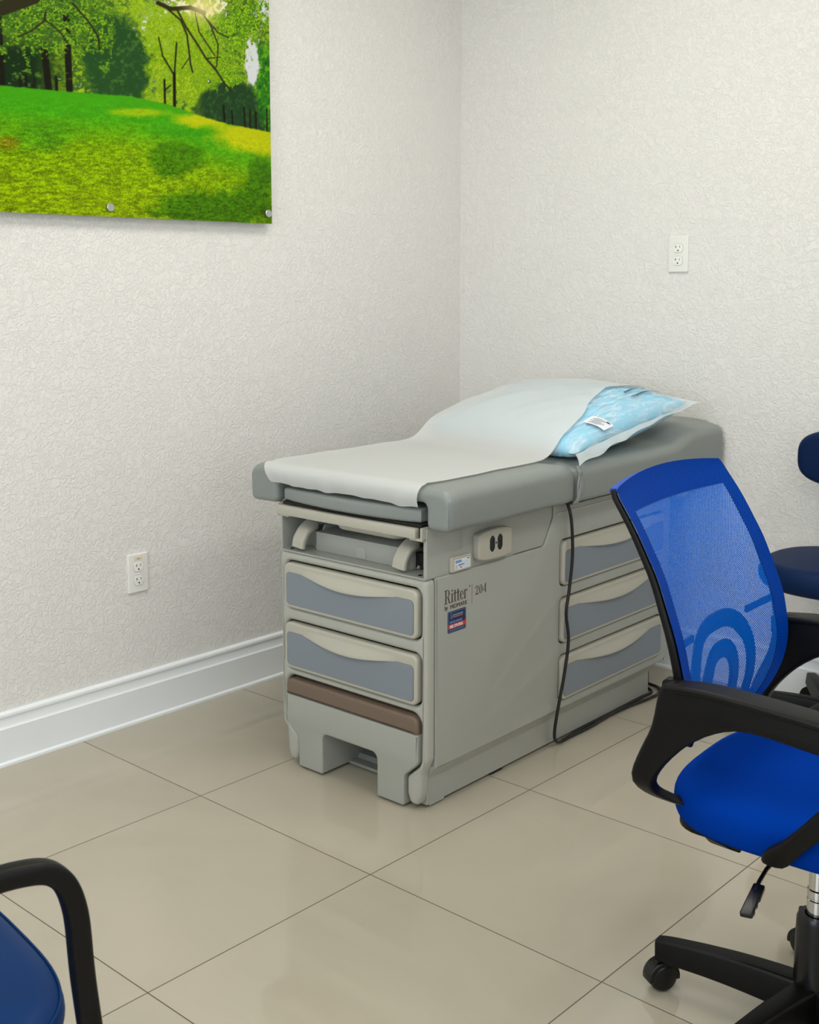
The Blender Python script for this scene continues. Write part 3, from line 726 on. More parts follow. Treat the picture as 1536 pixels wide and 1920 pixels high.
# outlet box on the housing side
XS = BW - 0.003
ob = fillet([(0.186, 0.612), (0.215, 0.606), (0.26, 0.6035), (0.295, 0.604), (0.327, 0.607), (0.327, 0.676), (0.295, 0.682), (0.26, 0.684), (0.215, 0.682), (0.186, 0.676)], [0.010, 0.03, 0.05, 0.03, 0.010, 0.010, 0.03, 0.05, 0.03, 0.010], 5)
obx = obj('power_outlet', finish(plate(ob, [], XS - 0.002, XS + 0.020, 0.005, 'YZ', 4), M_beige), ET)
for yc in (0.241, 0.2735):
    s_ = fillet([(yc - 0.0105, 0.634), (yc - 0.0105, 0.658), (yc - 0.004, 0.6665), (yc + 0.004, 0.6665), (yc + 0.0105, 0.658), (yc + 0.0105, 0.634), (yc + 0.004, 0.6255), (yc - 0.004, 0.6255)], 0.004)
    so2 = obj('socket', finish(plate(s_, [], XS + 0.018, XS + 0.0207, 0.0005, 'YZ', 1), M_blackg), obx)
obj('outlet_screw', finish(lathe([(0, 0.001), (0.0022, 0.001), (0.003, 0)], 12, 'X', (XS + 0.020, 0.2572, 0.646)), M_dark), obx)
# rating plate
rp = obj('rating_plate', finish(plate(rrect(0.090, 0.170, 0.5945, 0.6335, 0.006), [], XS - 0.001, XS + 0.009, 0.003, 'YZ', 3), M_beige), ET)
lb = obj('rating_label', finish(box(XS + 0.0088, XS + 0.0094, 0.101, 0.1635, 0.6005, 0.6265), M_stickw), rp, label='white printed label')
ln = [box(XS + 0.0094, XS + 0.0096, 0.104, 0.1605, 0.6045 + 0.0035 * i, 0.6050 + 0.0035 * i) for i in range(5)]
obj('label_ruling', finish(joinm(ln), M_stickb), lb)
obj('label_text', finish(joinm([box(XS + 0.0094, XS + 0.0097, 0.150, 0.1605, 0.6225, 0.6245), box(XS + 0.0094, XS + 0.0097, 0.116, 0.138, 0.6105, 0.6125), box(XS + 0.0094, XS + 0.0097, 0.124, 0.130, 0.6035, 0.6055), box(XS + 0.0094, XS + 0.0097, 0.120, 0.124, 0.6070, 0.6085)]), M_slot), lb)
obj('label_red_text', finish(joinm([box(XS + 0.0094, XS + 0.0097, 0.1035, 0.110, 0.6030 + 0.0036 * i, 0.6046 + 0.0036 * i) for i in range(3)]), M_stickln), lb)
obj('label_blue_block', finish(box(XS + 0.0094, XS + 0.0097, 0.1035, 0.128, 0.6175, 0.6240), M_stickb), lb)
obj('raised_rib', finish(plate(rrect(0.098, 0.140, 0.648, 0.72, 0.008), [], XS - 0.002, XS + 0.0012, 0.0008, 'YZ', 2), M_body), ET)

# lettering: condensed serif strokes
def stroke(x0, z0, x1, z1, wd): 
    return [(x0 - wd / 2, z0), (x0 + wd / 2, z0), (x1 + wd / 2, z1), (x1 - wd / 2, z1)]
def arcband(cx, cz, rx, rz, a0, a1, w0, w1, n=18):
    o, i = [], []
    for k in range(n + 1):
        a = math.radians(a0 + (a1 - a0) * k / n); wx = w0 + (w1 - w0) * abs(math.cos(a))
        o.append((cx + rx * math.cos(a), cz + rz * math.sin(a))); i.append((cx + (rx - wx) * math.cos(a), cz + (rz - w0) * math.sin(a)))
    return o + i[::-1]
def glyphs(word):
    """unit cap height 1; returns polygons"""
    P = []; x = 0; th, tk = 0.045, 0.13
    for c in word:
        if c == 'R':
            P += [stroke(x + .17, 0, x + .17, 1, tk), stroke(x + .17, 0, x + .17, th, .32), stroke(x + .17, 1 - th, x + .17, 1, .32), [(x + .17, 1), (x + .34, 1), (x + .34, 1 - th), (x + .17, 1 - th)], [(x + .17, .5), (x + .34, .5), (x + .34, .5 - th), (x + .17, .5 - th)],
                  arcband(x + .32, .73, .24, .27, -90, 90, th, tk), [(x + .32, .49), (x + .45, .49), (x + .60, .05), (x + .68, .05), (x + .68, 0), (x + .50, 0)]]; x += .70
        elif c == 'i':
            P += [stroke(x + .12, 0, x + .12, .66, tk), stroke(x + .12, 0, x + .12, th, .25), stroke(x + .08, .62, x + .08, .66, .14), arcband(x + .12, .86, .075, .075, 0, 360, .074, .074)]; x += .27
        elif c == 't':
            P += [stroke(x + .14, .06, x + .14, .86, tk), stroke(x + .14, .60, x + .14, .66, .34), arcband(x + .22, .10, .145, .11, 180, 320, th, tk)]; x += .32
        elif c == 'e':
            P += [arcband(x + .20, .33, .19, .34, 30, 325, th, tk), arcband(x + .20, .33, .19, .34, 0, 40, th, .07), stroke(x + .2, .34, x + .2, .38, .34)]; x += .42
        elif c == 'r':
            P += [stroke(x + .12, 0, x + .12, .66, tk), stroke(x + .12, 0, x + .12, th, .25), stroke(x + .08, .62, x + .08, .66, .14), arcband(x + .27, .55, .11, .12, 60, 170, th, th), arcband(x + .33, .58, .06, .06, 0, 360, .059, .059)]; x += .42
        elif c == '2':
            P += [arcband(x + .2, .74, .19, .26, -15, 180, th, .10), [(x + .29, .66), (x + .39, .68), (x + .13, .16), (x + .03, .08)], stroke(x + .2, 0, x + .2, .12, .38), [(x + .33, .10), (x + .39, .10), (x + .41, .26), (x + .38, .26)], arcband(x + .07, .74, .055, .055, 0, 360, .054, .054)]; x += .47
        elif c == '0':
            P += [arcband(x + .21, .5, .2, .5, 0, 360, th, .11, 30)]; x += .48
        elif c == '4':
            P += [stroke(x + .30, 0, x + .30, 1, .10), stroke(x + .30, 0, x + .30, th, .22), stroke(x + .22, .24, x + .22, .30, .42), [(x + .01, .27), (x + .06, .27), (x + .33, .99), (x + .28, .99)]]; x += .46
    return P, x
def lay(polys, y0, z0, h, wscale, xface):
    vs, fs = [], []
    for p in polys:
        b_ = len(vs)
        for (a, c) in p: vs.append((xface, y0 + a * wscale, z0 + c * h))
        n = len(p)
        if n > 8:                       # arc band: quads
            m_ = n // 2
            for k in range(m_ - 1): fs.append((b_ + k, b_ + k + 1, b_ + n - 2 - k, b_ + n - 1 - k))
        else: fs.append(tuple(range(b_, b_ + n)))
    me = raw(vs, fs)
    bm = bmesh.new(); bm.from_mesh(me)
    r = bmesh.ops.extrude_face_region(bm, geom=list(bm.faces))
    for v in [g for g in r['geom'] if isinstance(g, bmesh.types.BMVert)]: v.co.x += 0.0003
    bm.to_mesh(me); bm.free(); return me
XF = BW + 0.0002
g1, w1 = glyphs('Ritter')
obj('printed_lettering', finish(lay(g1, 0.0675, 0.519, 0.035, 0.094 / w1, XF), M_ink, smooth=False), ET)
g2, w2 = glyphs('204')
obj('printed_lettering', finish(lay(g2, 0.1930, 0.519, 0.0235, 0.0475 / w2, XF), M_ink, smooth=False), ET)
obj('printed_lettering', finish(lay([arcband(0, 0, 1, 1, 0, 360, .35, .35), arcband(0, 0, .45, .45, 0, 360, .44, .44)], 0.1695, 0.5475, 0.0022, 0.0022, XF), M_ink, smooth=False), ET)
obj('printed_rule', finish(box(XF, XF + 0.0003, 0.1785, 0.1797, 0.5005, 0.5495), M_rule), ET)
TX = lambda y, z: Matrix.Translation((XF + 0.0003, y, z)) @ Matrix.Rotation(PI / 2, 4, 'Z') @ Matrix.Rotation(PI / 2, 4, 'X')
obj('printed_lettering', finish(xf(text('by', 0.0165, 0.78), TX(0.0690, 0.5040)), M_ink, smooth=False), ET)
obj('printed_lettering', finish(xf(text('MIDMARK', 0.0150, 1.03), TX(0.0905, 0.5035)), M_ink, smooth=False), ET)
sk = obj('service_sticker', finish(plate(rrect(0.0815, 0.1545, 0.4420, 0.4970, 0.004), [], XF - 0.0004, XF + 0.0005, 0.0001, 'YZ', 0), M_stick), ET, label='navy and red service sticker')
obj('sticker_band', finish(box(XF + 0.0005, XF + 0.0007, 0.0815, 0.1545, 0.4525, 0.4640), M_stickr), sk)
obj('sticker_border', finish(plate(rrect(0.0835, 0.1525, 0.4440, 0.4950, 0.003), [rrect(0.0842, 0.1518, 0.4447, 0.4943, 0.0027)], XF + 0.0004, XF + 0.0007, 0.0, 'YZ', 0), M_stickb), sk)
for s_, sz, xs_, y_, z_, mm in [('888.399.8965', 0.0115, 0.86, 0.0885, 0.4543, M_stickw), ('SERVICE REPAIRS', 0.0078, 0.86, 0.0885, 0.4663, M_stickb)]:
    obj('sticker_lettering', finish(xf(text(s_, sz, xs_), TX(y_, z_) @ Matrix.Translation((0, 0, 0.0005))), mm, smooth=False), sk)
ar = lay([arcband(0, 0, 1, 1, 60, 300, .3, .3), arcband(0, -1.5, .9, .9, 0, 360, .3, .3)], 0.0965, 0.4880, 0.0042, 0.0042, XF + 0.0006)
obj('sticker_emblem', finish(ar, M_stickb, smooth=False), sk)
obj('sticker_lettering', finish(joinm([box(XF + 0.0005, XF + 0.0008, 0.1015 + 0.0052 * i, 0.1052 + 0.0052 * i, 0.4840, 0.4878) for i in range(8)]), M_stickb), sk)
obj('sticker_lettering', finish(joinm([box(XF + 0.0005, XF + 0.0008, 0.1035 + 0.0048 * i, 0.1068 + 0.0048 * i, 0.4798, 0.4820) for i in range(8)]), M_stickln), sk)
obj('sticker_lettering', finish(joinm([box(XF + 0.0005, XF + 0.0008, 0.0890 + 0.0042 * i, 0.0920 + 0.0042 * i, 0.4478, 0.4496) for i in range(14)]), M_stickb), sk)
# power cord: hangs from under the cushion, runs along the skirt
cpath = crom([(0.262, 0.592, 0.715), (0.281, 0.593, 0.66), (0.283, 0.600, 0.556), (0.281, 0.590, 0.46), (0.280, 0.578, 0.393), (0.281, 0.590, 0.314), (0.279, 0.575, 0.22),
              (0.272, 0.556, 0.12), (0.262, 0.556, 0.045), (0.252, 0.590, 0.010), (0.250, 0.66, 0.006), (0.252, 0.76, 0.006), (0.246, 0.88, 0.006), (0.250, 0.98, 0.006),
              (0.262, 1.08, 0.006), (0.262, 1.15, 0.006), (0.235, 1.195, 0.006), (0.19, 1.21, 0.006)], 10)
cd_ = obj('power_cord', finish(tube(cpath, 0.0046, 12, upv=(1, 0, 0)), M_cord), ET, label='black power cord')
obj('cord_return', finish(tube(crom([(0.246, 0.62, 0.005), (0.239, 0.74, 0.005), (0.238, 0.9, 0.005), (0.238, 1.0, 0.005), (0.240, 1.10, 0.005), (0.236, 1.15, 0.005), (0.2, 1.18, 0.005)], 8), 0.0040, 10), M_cord), cd_)
tg = grid(lambda u, v: (0.232 + 0.038 * u, 1.205 + 0.022 * v, 0.012 + 0.010 * math.sin(PI * u) * (0.6 + 0.4 * v)), 10, 4)
obj('cord_tag', finish(solid(tg, 0.0006), M_stickw), cd_, label='white tag')

# ------------------------------------------------------------------ pillow in its plastic bag, and the paper cover
def pil(u, v, top=True, g=0.0):
    """u,v in [-1,1] -> table-local point on the pillow's skin; g puffs it outwards"""
    x = (0.318 + g) * u * (1 - 0.03 * (1 - v * v)) - 0.004
    y = 0.915 + (0.295 + g) * v - 0.045 * u * (1 - v) * 0.5 - 0.02 * u
    mid = 0.846 + 0.043 * (v + 1)
    sh_ = (max(0, 1 - abs(u) ** 2.6) * max(0, 1 - abs(v) ** 2.2)) ** 0.47
    wr = 0.0035 * math.sin(9 * u + 5 * v + 2 * math.sin(7 * v)) + 0.002 * math.sin(23 * u - 17 * v)
    flo = 0.8275 + 0.036 * max(0, min(1, (y - 1.08) / 0.12))
    if top: z = mid + (0.084 + g) * sh_ + wr * sh_
    else: z = max(mid - (0.085) * sh_, flo + 0.001)
    z = max(z, flo + 0.002)
    return x, y, z
M_pil = mat('light_blue_pillow', (138, 205, 232), 0.5, bump=(35, 0.35, 0.004))
def bag_mat():
    m = bpy.data.materials.new('clear_plastic_bag'); m.use_nodes = True; nt = m.node_tree; b = nt.nodes['Principled BSDF']
    b.inputs['Base Color'].default_value = (0.86, 0.92, 0.95, 1); b.inputs['Roughness'].default_value = 0.18
    tr = nt.nodes.new('ShaderNodeBsdfTransparent'); mx = nt.nodes.new('ShaderNodeMixShader')
    tc = nt.nodes.new('ShaderNodeTexCoord'); mp = nt.nodes.new('ShaderNodeMapping'); mp.inputs['Scale'].default_value = (22, 6, 16)
    n = nt.nodes.new('ShaderNodeTexNoise'); n.inputs['Scale'].default_value = 1.6; n.inputs['Detail'].default_value = 4; n.inputs['Distortion'].default_value = 1.5
    nt.links.new(tc.outputs['Object'], mp.inputs[0]); nt.links.new(mp.outputs[0], n.inputs['Vector'])
    mr = nt.nodes.new('ShaderNodeMapRange'); mr.inputs[1].default_value = 0.42; mr.inputs[2].default_value = 0.75; mr.inputs[3].default_value = 0.10; mr.inputs[4].default_value = 0.62
    nt.links.new(n.outputs['Fac'], mr.inputs[0]); nt.links.new(mr.outputs[0], mx.inputs[0])
    nt.links.new(tr.outputs[0], mx.inputs[1]); nt.links.new(b.outputs[0], mx.inputs[2])
    bp = nt.nodes.new('ShaderNodeBump'); bp.inputs['Strength'].default_value = 0.6; bp.inputs['Distance'].default_value = 0.004
    nt.links.new(n.outputs['Fac'], bp.inputs['Height']); nt.links.new(bp.outputs[0], b.inputs['Normal'])
    nt.links.new(mx.outputs[0], nt.nodes['Material Output'].inputs[0]); return m
M_bag = bag_mat()
def flapmat():
    m = mat('bag_seam_plastic', (222, 232, 236), 0.3, bump=(50, 0.8, 0.003)); nt = m.node_tree
    b = nt.nodes['Principled BSDF']; b.inputs['Alpha'].default_value = 0.42; return m
M_flap = flapmat()
PW = empty('pillow', ET.matrix_world @ Vector((0, 0, 0)), 0, 'light blue pillow sealed in a clear plastic bag, at the head of the examination table', 'pillow')
C0 = Vector((0.0, 0.93, 0.8275))
def world_of(p): 
    c, s = math.cos(TH), math.sin(TH)
    return Vector((0.799 + c * p[0] - s * p[1], -1.4219 + s * p[0] + c * p[1], p[2]))
PW.location = world_of(C0); PW.rotation_euler = (0, 0, TH)
def loc_(me): me.transform(Matrix.Translation(-C0)); return me
def pillow_mesh(g):
    n = 60; vs = []; fs = []
    top = [[pil(-1 + 2 * i / n, -1 + 2 * j / n, True, g) for i in range(n + 1)] for j in range(n + 1)]
    bot = [[pil(-1 + 2 * i / n, -1 + 2 * j / n, False, g) for i in range(n + 1)] for j in range(n + 1)]
    for L_ in (top, bot):
        for r in L_:
            for p in r: vs.append(p)
    N = (n + 1) ** 2; q = lambda i, j, o: o * N + j * (n + 1) + i
    for j in range(n):
        for i in range(n):
            fs.append((q(i, j, 0), q(i + 1, j, 0), q(i + 1, j + 1, 0), q(i, j + 1, 0)))
            fs.append((q(i, j, 1), q(i, j + 1, 1), q(i + 1, j + 1, 1), q(i + 1, j, 1)))
    me = raw(vs, fs)
    bm = bmesh.new(); bm.from_mesh(me); bmesh.ops.remove_doubles(bm, verts=bm.verts, dist=0.0035); bm.to_mesh(me); bm.free()
    return me
obj('pillow_body', finish(loc_(pillow_mesh(0.0)), M_pil, ang=80), PW)
obj('plastic_bag', finish(loc_(pillow_mesh(0.006)), M_bag, ang=80), PW, label='clear plastic bag')
# sealed fin along the right side of the bag, and the pointed far corner
def fin(u, v):
    t = u
    a = Vector(pil(1, -1 + 1.95 * t, True, 0.006))
    wv = 0.036 * max(0.0, 1 - 1.35 * t) + 0.005
    e = Vector((0.010 + wv * 0.75 * (1 - t * 0.3), -0.045 * (1 - t) ** 3, -wv * 0.55))
    p = a + e * v + Vector((0.003 * math.sin(31 * t + 3 * v), 0.002 * math.sin(40 * t), 0.003 * math.sin(27 * t) * v))
    p.z = max(p.z, 0.8285 if p.x < 0.31 else 0.8285 - 0.25 * (p.x - 0.31))
    return tuple(p)
obj('bag_seam', finish(loc_(solid(grid(fin, 60, 8), 0.0006)), M_flap, ang=80), PW)
tipv = []
def tip(u, v):
    a = Vector(pil(1 - 0.25 * u, 0.95 - 0.0 * u, True, 0.006)); b = Vector(pil(1, 0.62 + 0.3 * (1 - u), True, 0.006)); c = Vector((0.338, 1.225, 0.936))
    e = a.lerp(b, v); return tuple(e.lerp(c, (1 - u) ** 1.0))
obj('bag_corner', finish(loc_(solid(grid(tip, 14, 14), 0.0005)), M_flap, ang=80), PW)
def ltip(u, v):
    a = Vector((-0.318, 0.70 + 0.07 * u, 0.836 + 0.02 * u)); c = Vector((-0.352, 0.742, 0.846 + 0.012 * v)); return tuple(a.lerp(c, v))
obj('bag_corner', finish(loc_(solid(grid(ltip, 8, 6), 0.0006)), M_pil, ang=80), PW)
# product label stuck on the side of the bag
def lab(u, v):
    return Vector(pil(0.80 + 0.17 * u, -0.60 + 0.17 * v + 0.1 * u, True, 0.009)) + Vector((0.0008, 0, 0.0012))
lbm = obj('product_label', finish(loc_(grid(lambda u, v: tuple(lab(u, v)), 12, 12)), M_stickw, ang=80), PW, label='white printed label')
txt = []
for k in range(6):
    vv = 0.16 + 0.12 * k; ul = 0.15 + 0.1 * (k % 2); uh = 0.62 + 0.2 * ((k * 7) % 3) / 2
    txt.append(grid(lambda u, v: tuple(lab(ul + (uh - ul) * u, vv + 0.035 * v) + Vector((0.0002, 0, 0.0005))), 8, 2))
txt.append(grid(lambda u, v: tuple(lab(0.74 + 0.16 * u, 0.80 + 0.1 * v) + Vector((0.0002, 0, 0.0005))), 4, 3))
obj('label_text', finish(loc_(joinm(txt)), M_slot, ang=80), lbm)
pr_ = [grid(lambda u, v, k=k: tuple(Vector(pil(0.66 + 0.09 * k + 0.02 * u, 0.30 + 0.5 * v * (0.7 + 0.3 * k), True, 0.009)) + Vector((0, 0, 0.001))), 2, 8) for k in range(2)]
obj('bag_print', finish(loc_(joinm(pr_)), mat('teal_print', (40, 95, 120), 0.5), ang=80), PW)

# paper cover
NP_, NQ = 90, 260
xs = np.linspace(-0.315, 0.250, NP_)
ys = np.linspace(0.02, 1.24, 220)
PU, PV = np.meshgrid(np.linspace(-1, 1, 121), np.linspace(-1, 1, 121))
pts = np.array([pil(u, v, True, 0.007) for u, v in zip(PU.ravel(), PV.ravel())])
Z = np.full((len(ys), NP_), 0.0)
for j, y in enumerate(ys):
    base = 0.8235 + 0.0345 * np.clip((y - 1.08) / 0.12, 0, 1) - 0.004 * math.exp(-((y - 0.555) / 0.03) ** 2)
    Z[j, :] = base
gx = np.clip(((pts[:, 0] - xs[0]) / (xs[1] - xs[0])).round().astype(int), -1, NP_); gy = np.clip(((pts[:, 1] - ys[0]) / (ys[1] - ys[0])).round().astype(int), -1, len(ys))
for (a, b, z) in zip(gx, gy, pts[:, 2]):
    for da in (-1, 0, 1):
        for db in (-1, 0, 1):
            if 0 <= a + da < NP_ and 0 <= b + db < len(ys): Z[b + db, a + da] = max(Z[b + db, a + da], z)
Zb = Z.copy()
def sm1(A, ax, n):
    for _ in range(n):
        P_ = np.pad(A, [(1, 1), (0, 0)] if ax == 0 else [(0, 0), (1, 1)], mode='edge')
        A = (P_[:-2] + 2 * P_[1:-1] + P_[2:]) / 4 if ax == 0 else (P_[:, :-2] + 2 * P_[:, 1:-1] + P_[:, 2:]) / 4
    return A
for it in range(14):                       # stretched sheet: relax but never cut into what lies under it
    Z = np.maximum(sm1(sm1(Z, 0, 6), 1, 2), Zb)
Z = sm1(sm1(Z, 0, 2), 1, 2); Z = np.maximum(Z, Zb)
Z = sm1(sm1(Z, 0, 3), 1, 3) + 0.004
front = [(-0.0105, 0.776), (-0.0150, 0.785), (-0.0185, 0.797), (-0.0180, 0.808), (-0.0140, 0.817), (-0.006, 0.8245), (0.006, 0.8275)]
vs, fs = [], []
rows = []
for k, (y, z) in enumerate(front):
    r = []
    for i, x in enumerate(xs):
        e = (i / (NP_ - 1))
        wob = (1 - k / 7) * (0.0035 * math.sin(19 * x + 1) + 0.0025 * math.sin(47 * x + 2) + 0.0015 * math.sin(90 * x))
        xx = x * (1 - 0.09 * (1 - k / 7)) + 0.012 * (1 - k / 7)
        r.append((xx, y - abs(wob) * 0.6 - 0.001, z + wob * 0.5 - 0.004 * (1 - k / 7) * e))
    rows.append(r)
for j, y in enumerate(ys):
    r = []
    for i, x in enumerate(xs):
        ed = 0.0025 * math.sin(14 * y) + 0.0015 * math.sin(37 * y)
        edge = 0.018 * max(0, (0.12 - y) / 0.12) ** 2
        s = 1 if x > 0 else -1
        k = abs(x) / 0.3
        q_ = min(1, max(0, (y - 0.60) / 0.42)); q_ = q_ * q_ * (3 - 2 * q_); widen = (-0.088 * q_ - 0.01 * math.sin(9 * y)*q_) if s > 0 else 0
        curl = 0.002 * max(0, k - 0.8) * (1 + math.sin(30 * y))
        xn = x + (ed * k if s > 0 else -ed * k) - s * edge * k + widen * max(0, x / 0.25)
        r.append((xn, y, float(np.interp(xn, xs, Z[j])) + curl))
    rows.append(r)
for r in rows: vs += r
for j in range(len(rows) - 1):
    for i in range(NP_ - 1):
        a = j * NP_ + i; fs.append((a, a + 1, a + NP_ + 1, a + NP_))
pm = raw(vs, fs)
def paper_mat():
    m = mat('exam_paper', (231, 232, 231), 0.75, bump=(260, 0.25, 0.001)); nt = m.node_tree; b = nt.nodes['Principled BSDF']
    tl = nt.nodes.new('ShaderNodeBsdfTranslucent'); tl.inputs[0].default_value = (0.85, 0.85, 0.83, 1)
    tp_ = nt.nodes.new('ShaderNodeBsdfTransparent')
    mx = nt.nodes.new('ShaderNodeMixShader'); mx.inputs[0].default_value = 0.25
    m2 = nt.nodes.new('ShaderNodeMixShader'); m2.inputs[0].default_value = 0.20
    nt.links.new(b.outputs[0], mx.inputs[1]); nt.links.new(tl.outputs[0], mx.inputs[2])
    nt.links.new(mx.outputs[0], m2.inputs[1]); nt.links.new(tp_.outputs[0], m2.inputs[2])
    nt.links.new(m2.outputs[0], nt.nodes['Material Output'].inputs[0]); return m
pm.transform(Matrix.Translation(-Vector((0, 0.6, 0.8275))))
pc_ = obj('exam_paper', finish(pm, paper_mat(), ang=80, recalc=True), None)
pc_.location = world_of((0, 0.6, 0.8275)); pc_.rotation_euler = (0, 0, TH)
pc_['label'] = 'long white exam paper sheet covering the table cushion and draped over the pillow'; pc_['category'] = 'paper sheet'

# ------------------------------------------------------------------ five-star base shared by the swivel chairs
def caster(parent, loc, rz, s=1.0, m=None):
    m = m or M_blackg
    R_ = 0.0275 * s; W_ = 0.020 * s
    mt = Matrix.Translation(loc) @ Matrix.Rotation(rz, 4, 'Z')
    hood = []
    for k in range(13):
        a = math.radians(-10 + 200 * k / 12); hood.append(((R_ + 0.004) * math.cos(a), R_ + (R_ + 0.004) * math.sin(a)))
    c_ = lathe([(0, -0.008), (R_ * 0.9, -0.008), (R_ * 0.9, 0.008), (0, 0.008)], 24, 'Y', (0, 0, R_))
    hd = plate(hood, [], -0.009 * s - 0.006, 0.009 * s + 0.006, 0.002, 'XZ', 2)
    c = obj('caster', finish(xf(joinm([c_, hd, lathe([(0.009, 0.0), (0.009, 0.03 * s), (0.005, 0.036 * s)], 14, 'Z', (0.004, 0, R_ + 0.004))]), mt), m), parent)
    for sg in (-1, 1):
        w_ = lathe([(0, sg * W_ * 0.55 + sg * 0.006), (R_ * 0.72, sg * W_ * 0.5 + sg * 0.007), (R_ * 0.9, sg * W_ * 0.4 + sg * 0.006), (R_, sg * W_ * 0.2 + sg * 0.004), (R_, sg * 0.007), (R_ * 0.9, sg * 0.006), (0, sg * 0.006)], 30, 'Y', (0, 0, R_))
        obj('wheel', finish(xf(w_, mt), m), c)
    return c
def star_base(root, angs, R_, z_hub, z_end, wi=0.062, wo=0.036, hi=0.062, ho=0.036, ox=0.0, oy=0.0):
    sb = obj('star_base', finish(lathe([(0, z_hub - 0.045), (0.040, z_hub - 0.045), (0.046, z_hub - 0.02), (0.040, z_hub + 0.004), (0.033, z_hub + 0.008), (0, z_hub + 0.008)], 32, 'Z', (ox, oy, 0)), M_black), root)
    for a in angs:
        ca, sa = math.cos(a), math.sin(a)
        p = [(0.02, z_hub - 0.010)] + [(r_, (z_hub - 0.010) + (z_end - 0.016 - z_hub + 0.010) * (r_ / R_) + 0.006 * math.sin(PI * r_ / R_)) for r_ in (0.07, 0.13, 0.19, R_ - 0.02, R_ + 0.008)]
        path = crom([(ox + ca * r, oy + sa * r, z) for r, z in p], 6)
        lg_ = sweep(path, [(a_, b_) for a_, b_ in fillet([(-0.5, -0.5), (0.5, -0.5), (0.36, 0.5), (-0.36, 0.5)], 0.12, 3)], scale=lambda t: (wi + (wo - wi) * t, hi + (ho - hi) * t))
        obj('base_leg', finish(lg_, M_black, ang=40), root)
        caster(root, (ox + ca * R_, oy + sa * R_, 0), a + 0.9)
    return sb

# ------------------------------------------------------------------ blue mesh office chair
PH = math.radians(4)
BC = empty('office_chair', (2.105, -1.595, 0), PH, 'royal blue mesh-back office chair with black loop arms, in the right foreground', 'office chair')
OX, OY = 0.0127, -0.034            # the column sits slightly forward of the loop arms
angs = [math.radians(188 - 4 + 72 * k) for k in range(5)]
star_base(BC, angs, 0.274, 0.092, 0.096, ox=OX, oy=OY)
obj('gas_sleeve', finish(lathe([(0.0, 0.08), (0.036, 0.08), (0.034, 0.227), (0.030, 0.235), (0.021, 0.235), (0.020, 0.229), (0, 0.229)], 36, 'Z', (OX, OY, 0)), M_blackg), BC)
gl = obj('gas_lift', finish(lathe([(0, 0.23), (0.0185, 0.23), (0.0185, 0.262), (0.0172, 0.2635), (0.0172, 0.266), (0.0185, 0.2675), (0.0185, 0.280), (0.0165, 0.282), (0.0165, 0.37), (0, 0.37)], 32, 'Z', (OX, OY, 0)), M_chrome), BC)
# mechanism and lever
obj('tilt_mechanism', finish(joinm([box(-0.10, 0.10, -0.075, 0.075, 0.345, 0.392, 0.012, 3), lathe([(0.03, 0.335), (0.034, 0.35)], 20)]), M_blackg), BC)
lv = obj('height_lever', finish(tube([(-0.02, -0.06, 0.372), (-0.018, -0.20, 0.372), (-0.016, -0.235, 0.366), (-0.013, -0.262, 0.358)], 0.0035, 10), M_blackg), BC)
lhp = fillet([(0, -0.010), (0.030, -0.0105), (0.036, -0.0085), (0.044, -0.0105), (0.052, -0.0085), (0.060, -0.0105), (0.072, -0.009), (0.074, 0.010), (0.0, 0.008)], 0.003, 3)
lhm = plate(lhp, [], -0.004, 0.004, 0.0015, 'XY', 2)
ldir = Vector((0.010, -0.09, -0.022)).normalized(); lsd = Vector((1, 0.1, 0)); lsd = (lsd - ldir * lsd.dot(ldir)).normalized(); lup = ldir.cross(lsd)
lm = Matrix((ldir, -lsd, lup)).transposed().to_4x4(); lm.translation = Vector((-0.014, -0.240, 0.363))
obj('lever_handle', finish(xf(lhm, lm), M_blackg), lv)

# seat
def superell(a, px, py, n): 
    c, s = math.cos(a), math.sin(a)
    return (math.copysign(abs(c) ** (2 / n), c) * px, math.copysign(abs(s) ** (2 / n), s) * py)
def cushion(cx, hx, hy, zt, zb, n=3.6, crown=0.012, bs=0.86, nfall=0.0, seg=72):
    """upholstered pad: plan superellipse, rounded edge, crowned top"""
    vs = []; fs = []; prof = []
    H = zt - zb
    for k in range(7): t = k / 6; prof.append((bs + (1 - bs) * math.sin(t * PI / 2), zb + H * 0.5 * (1 - math.cos(t * PI / 2)) * 1.0))
    for k in range(1, 9): t = k / 8; prof.append((1 - 0.16 * (1 - math.cos(t * PI / 2)), zb + H * 0.5 + H * 0.5 * math.sin(t * PI / 2)))
    for k in range(1, 8): t = k / 8; prof.append((0.84 * (1 - t), zt + crown * (1 - (1 - t) ** 2)))
    for s, z in prof:
        for k in range(seg):
            x, y = superell(2 * PI * k / seg, hx, hy, n)
            z_ = z
            if nfall: z_ -= nfall * max(0, (x * s) / hx) ** 3
            vs.append((cx + x * s, y * s, z_))
    m_ = len(prof)
    for j in range(m_ - 1):
        for k in range(seg): fs.append((j * seg + k, j * seg + (k + 1) % seg, (j + 1) * seg + (k + 1) % seg, (j + 1) * seg + k))
    fs.append(tuple(range(seg))[::-1]); vs.append((cx, 0, zt + crown)); c_ = len(vs) - 1
    for k in range(seg): fs.append(((m_ - 1) * seg + k, (m_ - 1) * seg + (k + 1) % seg, c_))
    return raw(vs, fs)
M_seat = mat('blue_seat_fabric', (0, 50, 142), 0.85, spec=0.02, bump=(900, 0.5, 0.0015))
seatm = cushion(0.005, 0.228, 0.226, 0.468, 0.398, n=3.2, crown=0.008, bs=0.945, nfall=0.018)
obj('seat', finish(seatm, M_seat, ang=60), BC)
obj('seat_shell', finish(plate(fillet([(-0.19, -0.19), (0.20, -0.19), (0.20, 0.19), (-0.19, 0.19)], 0.05), [], 0.388, 0.402, 0.004, 'XY'), M_black), BC)

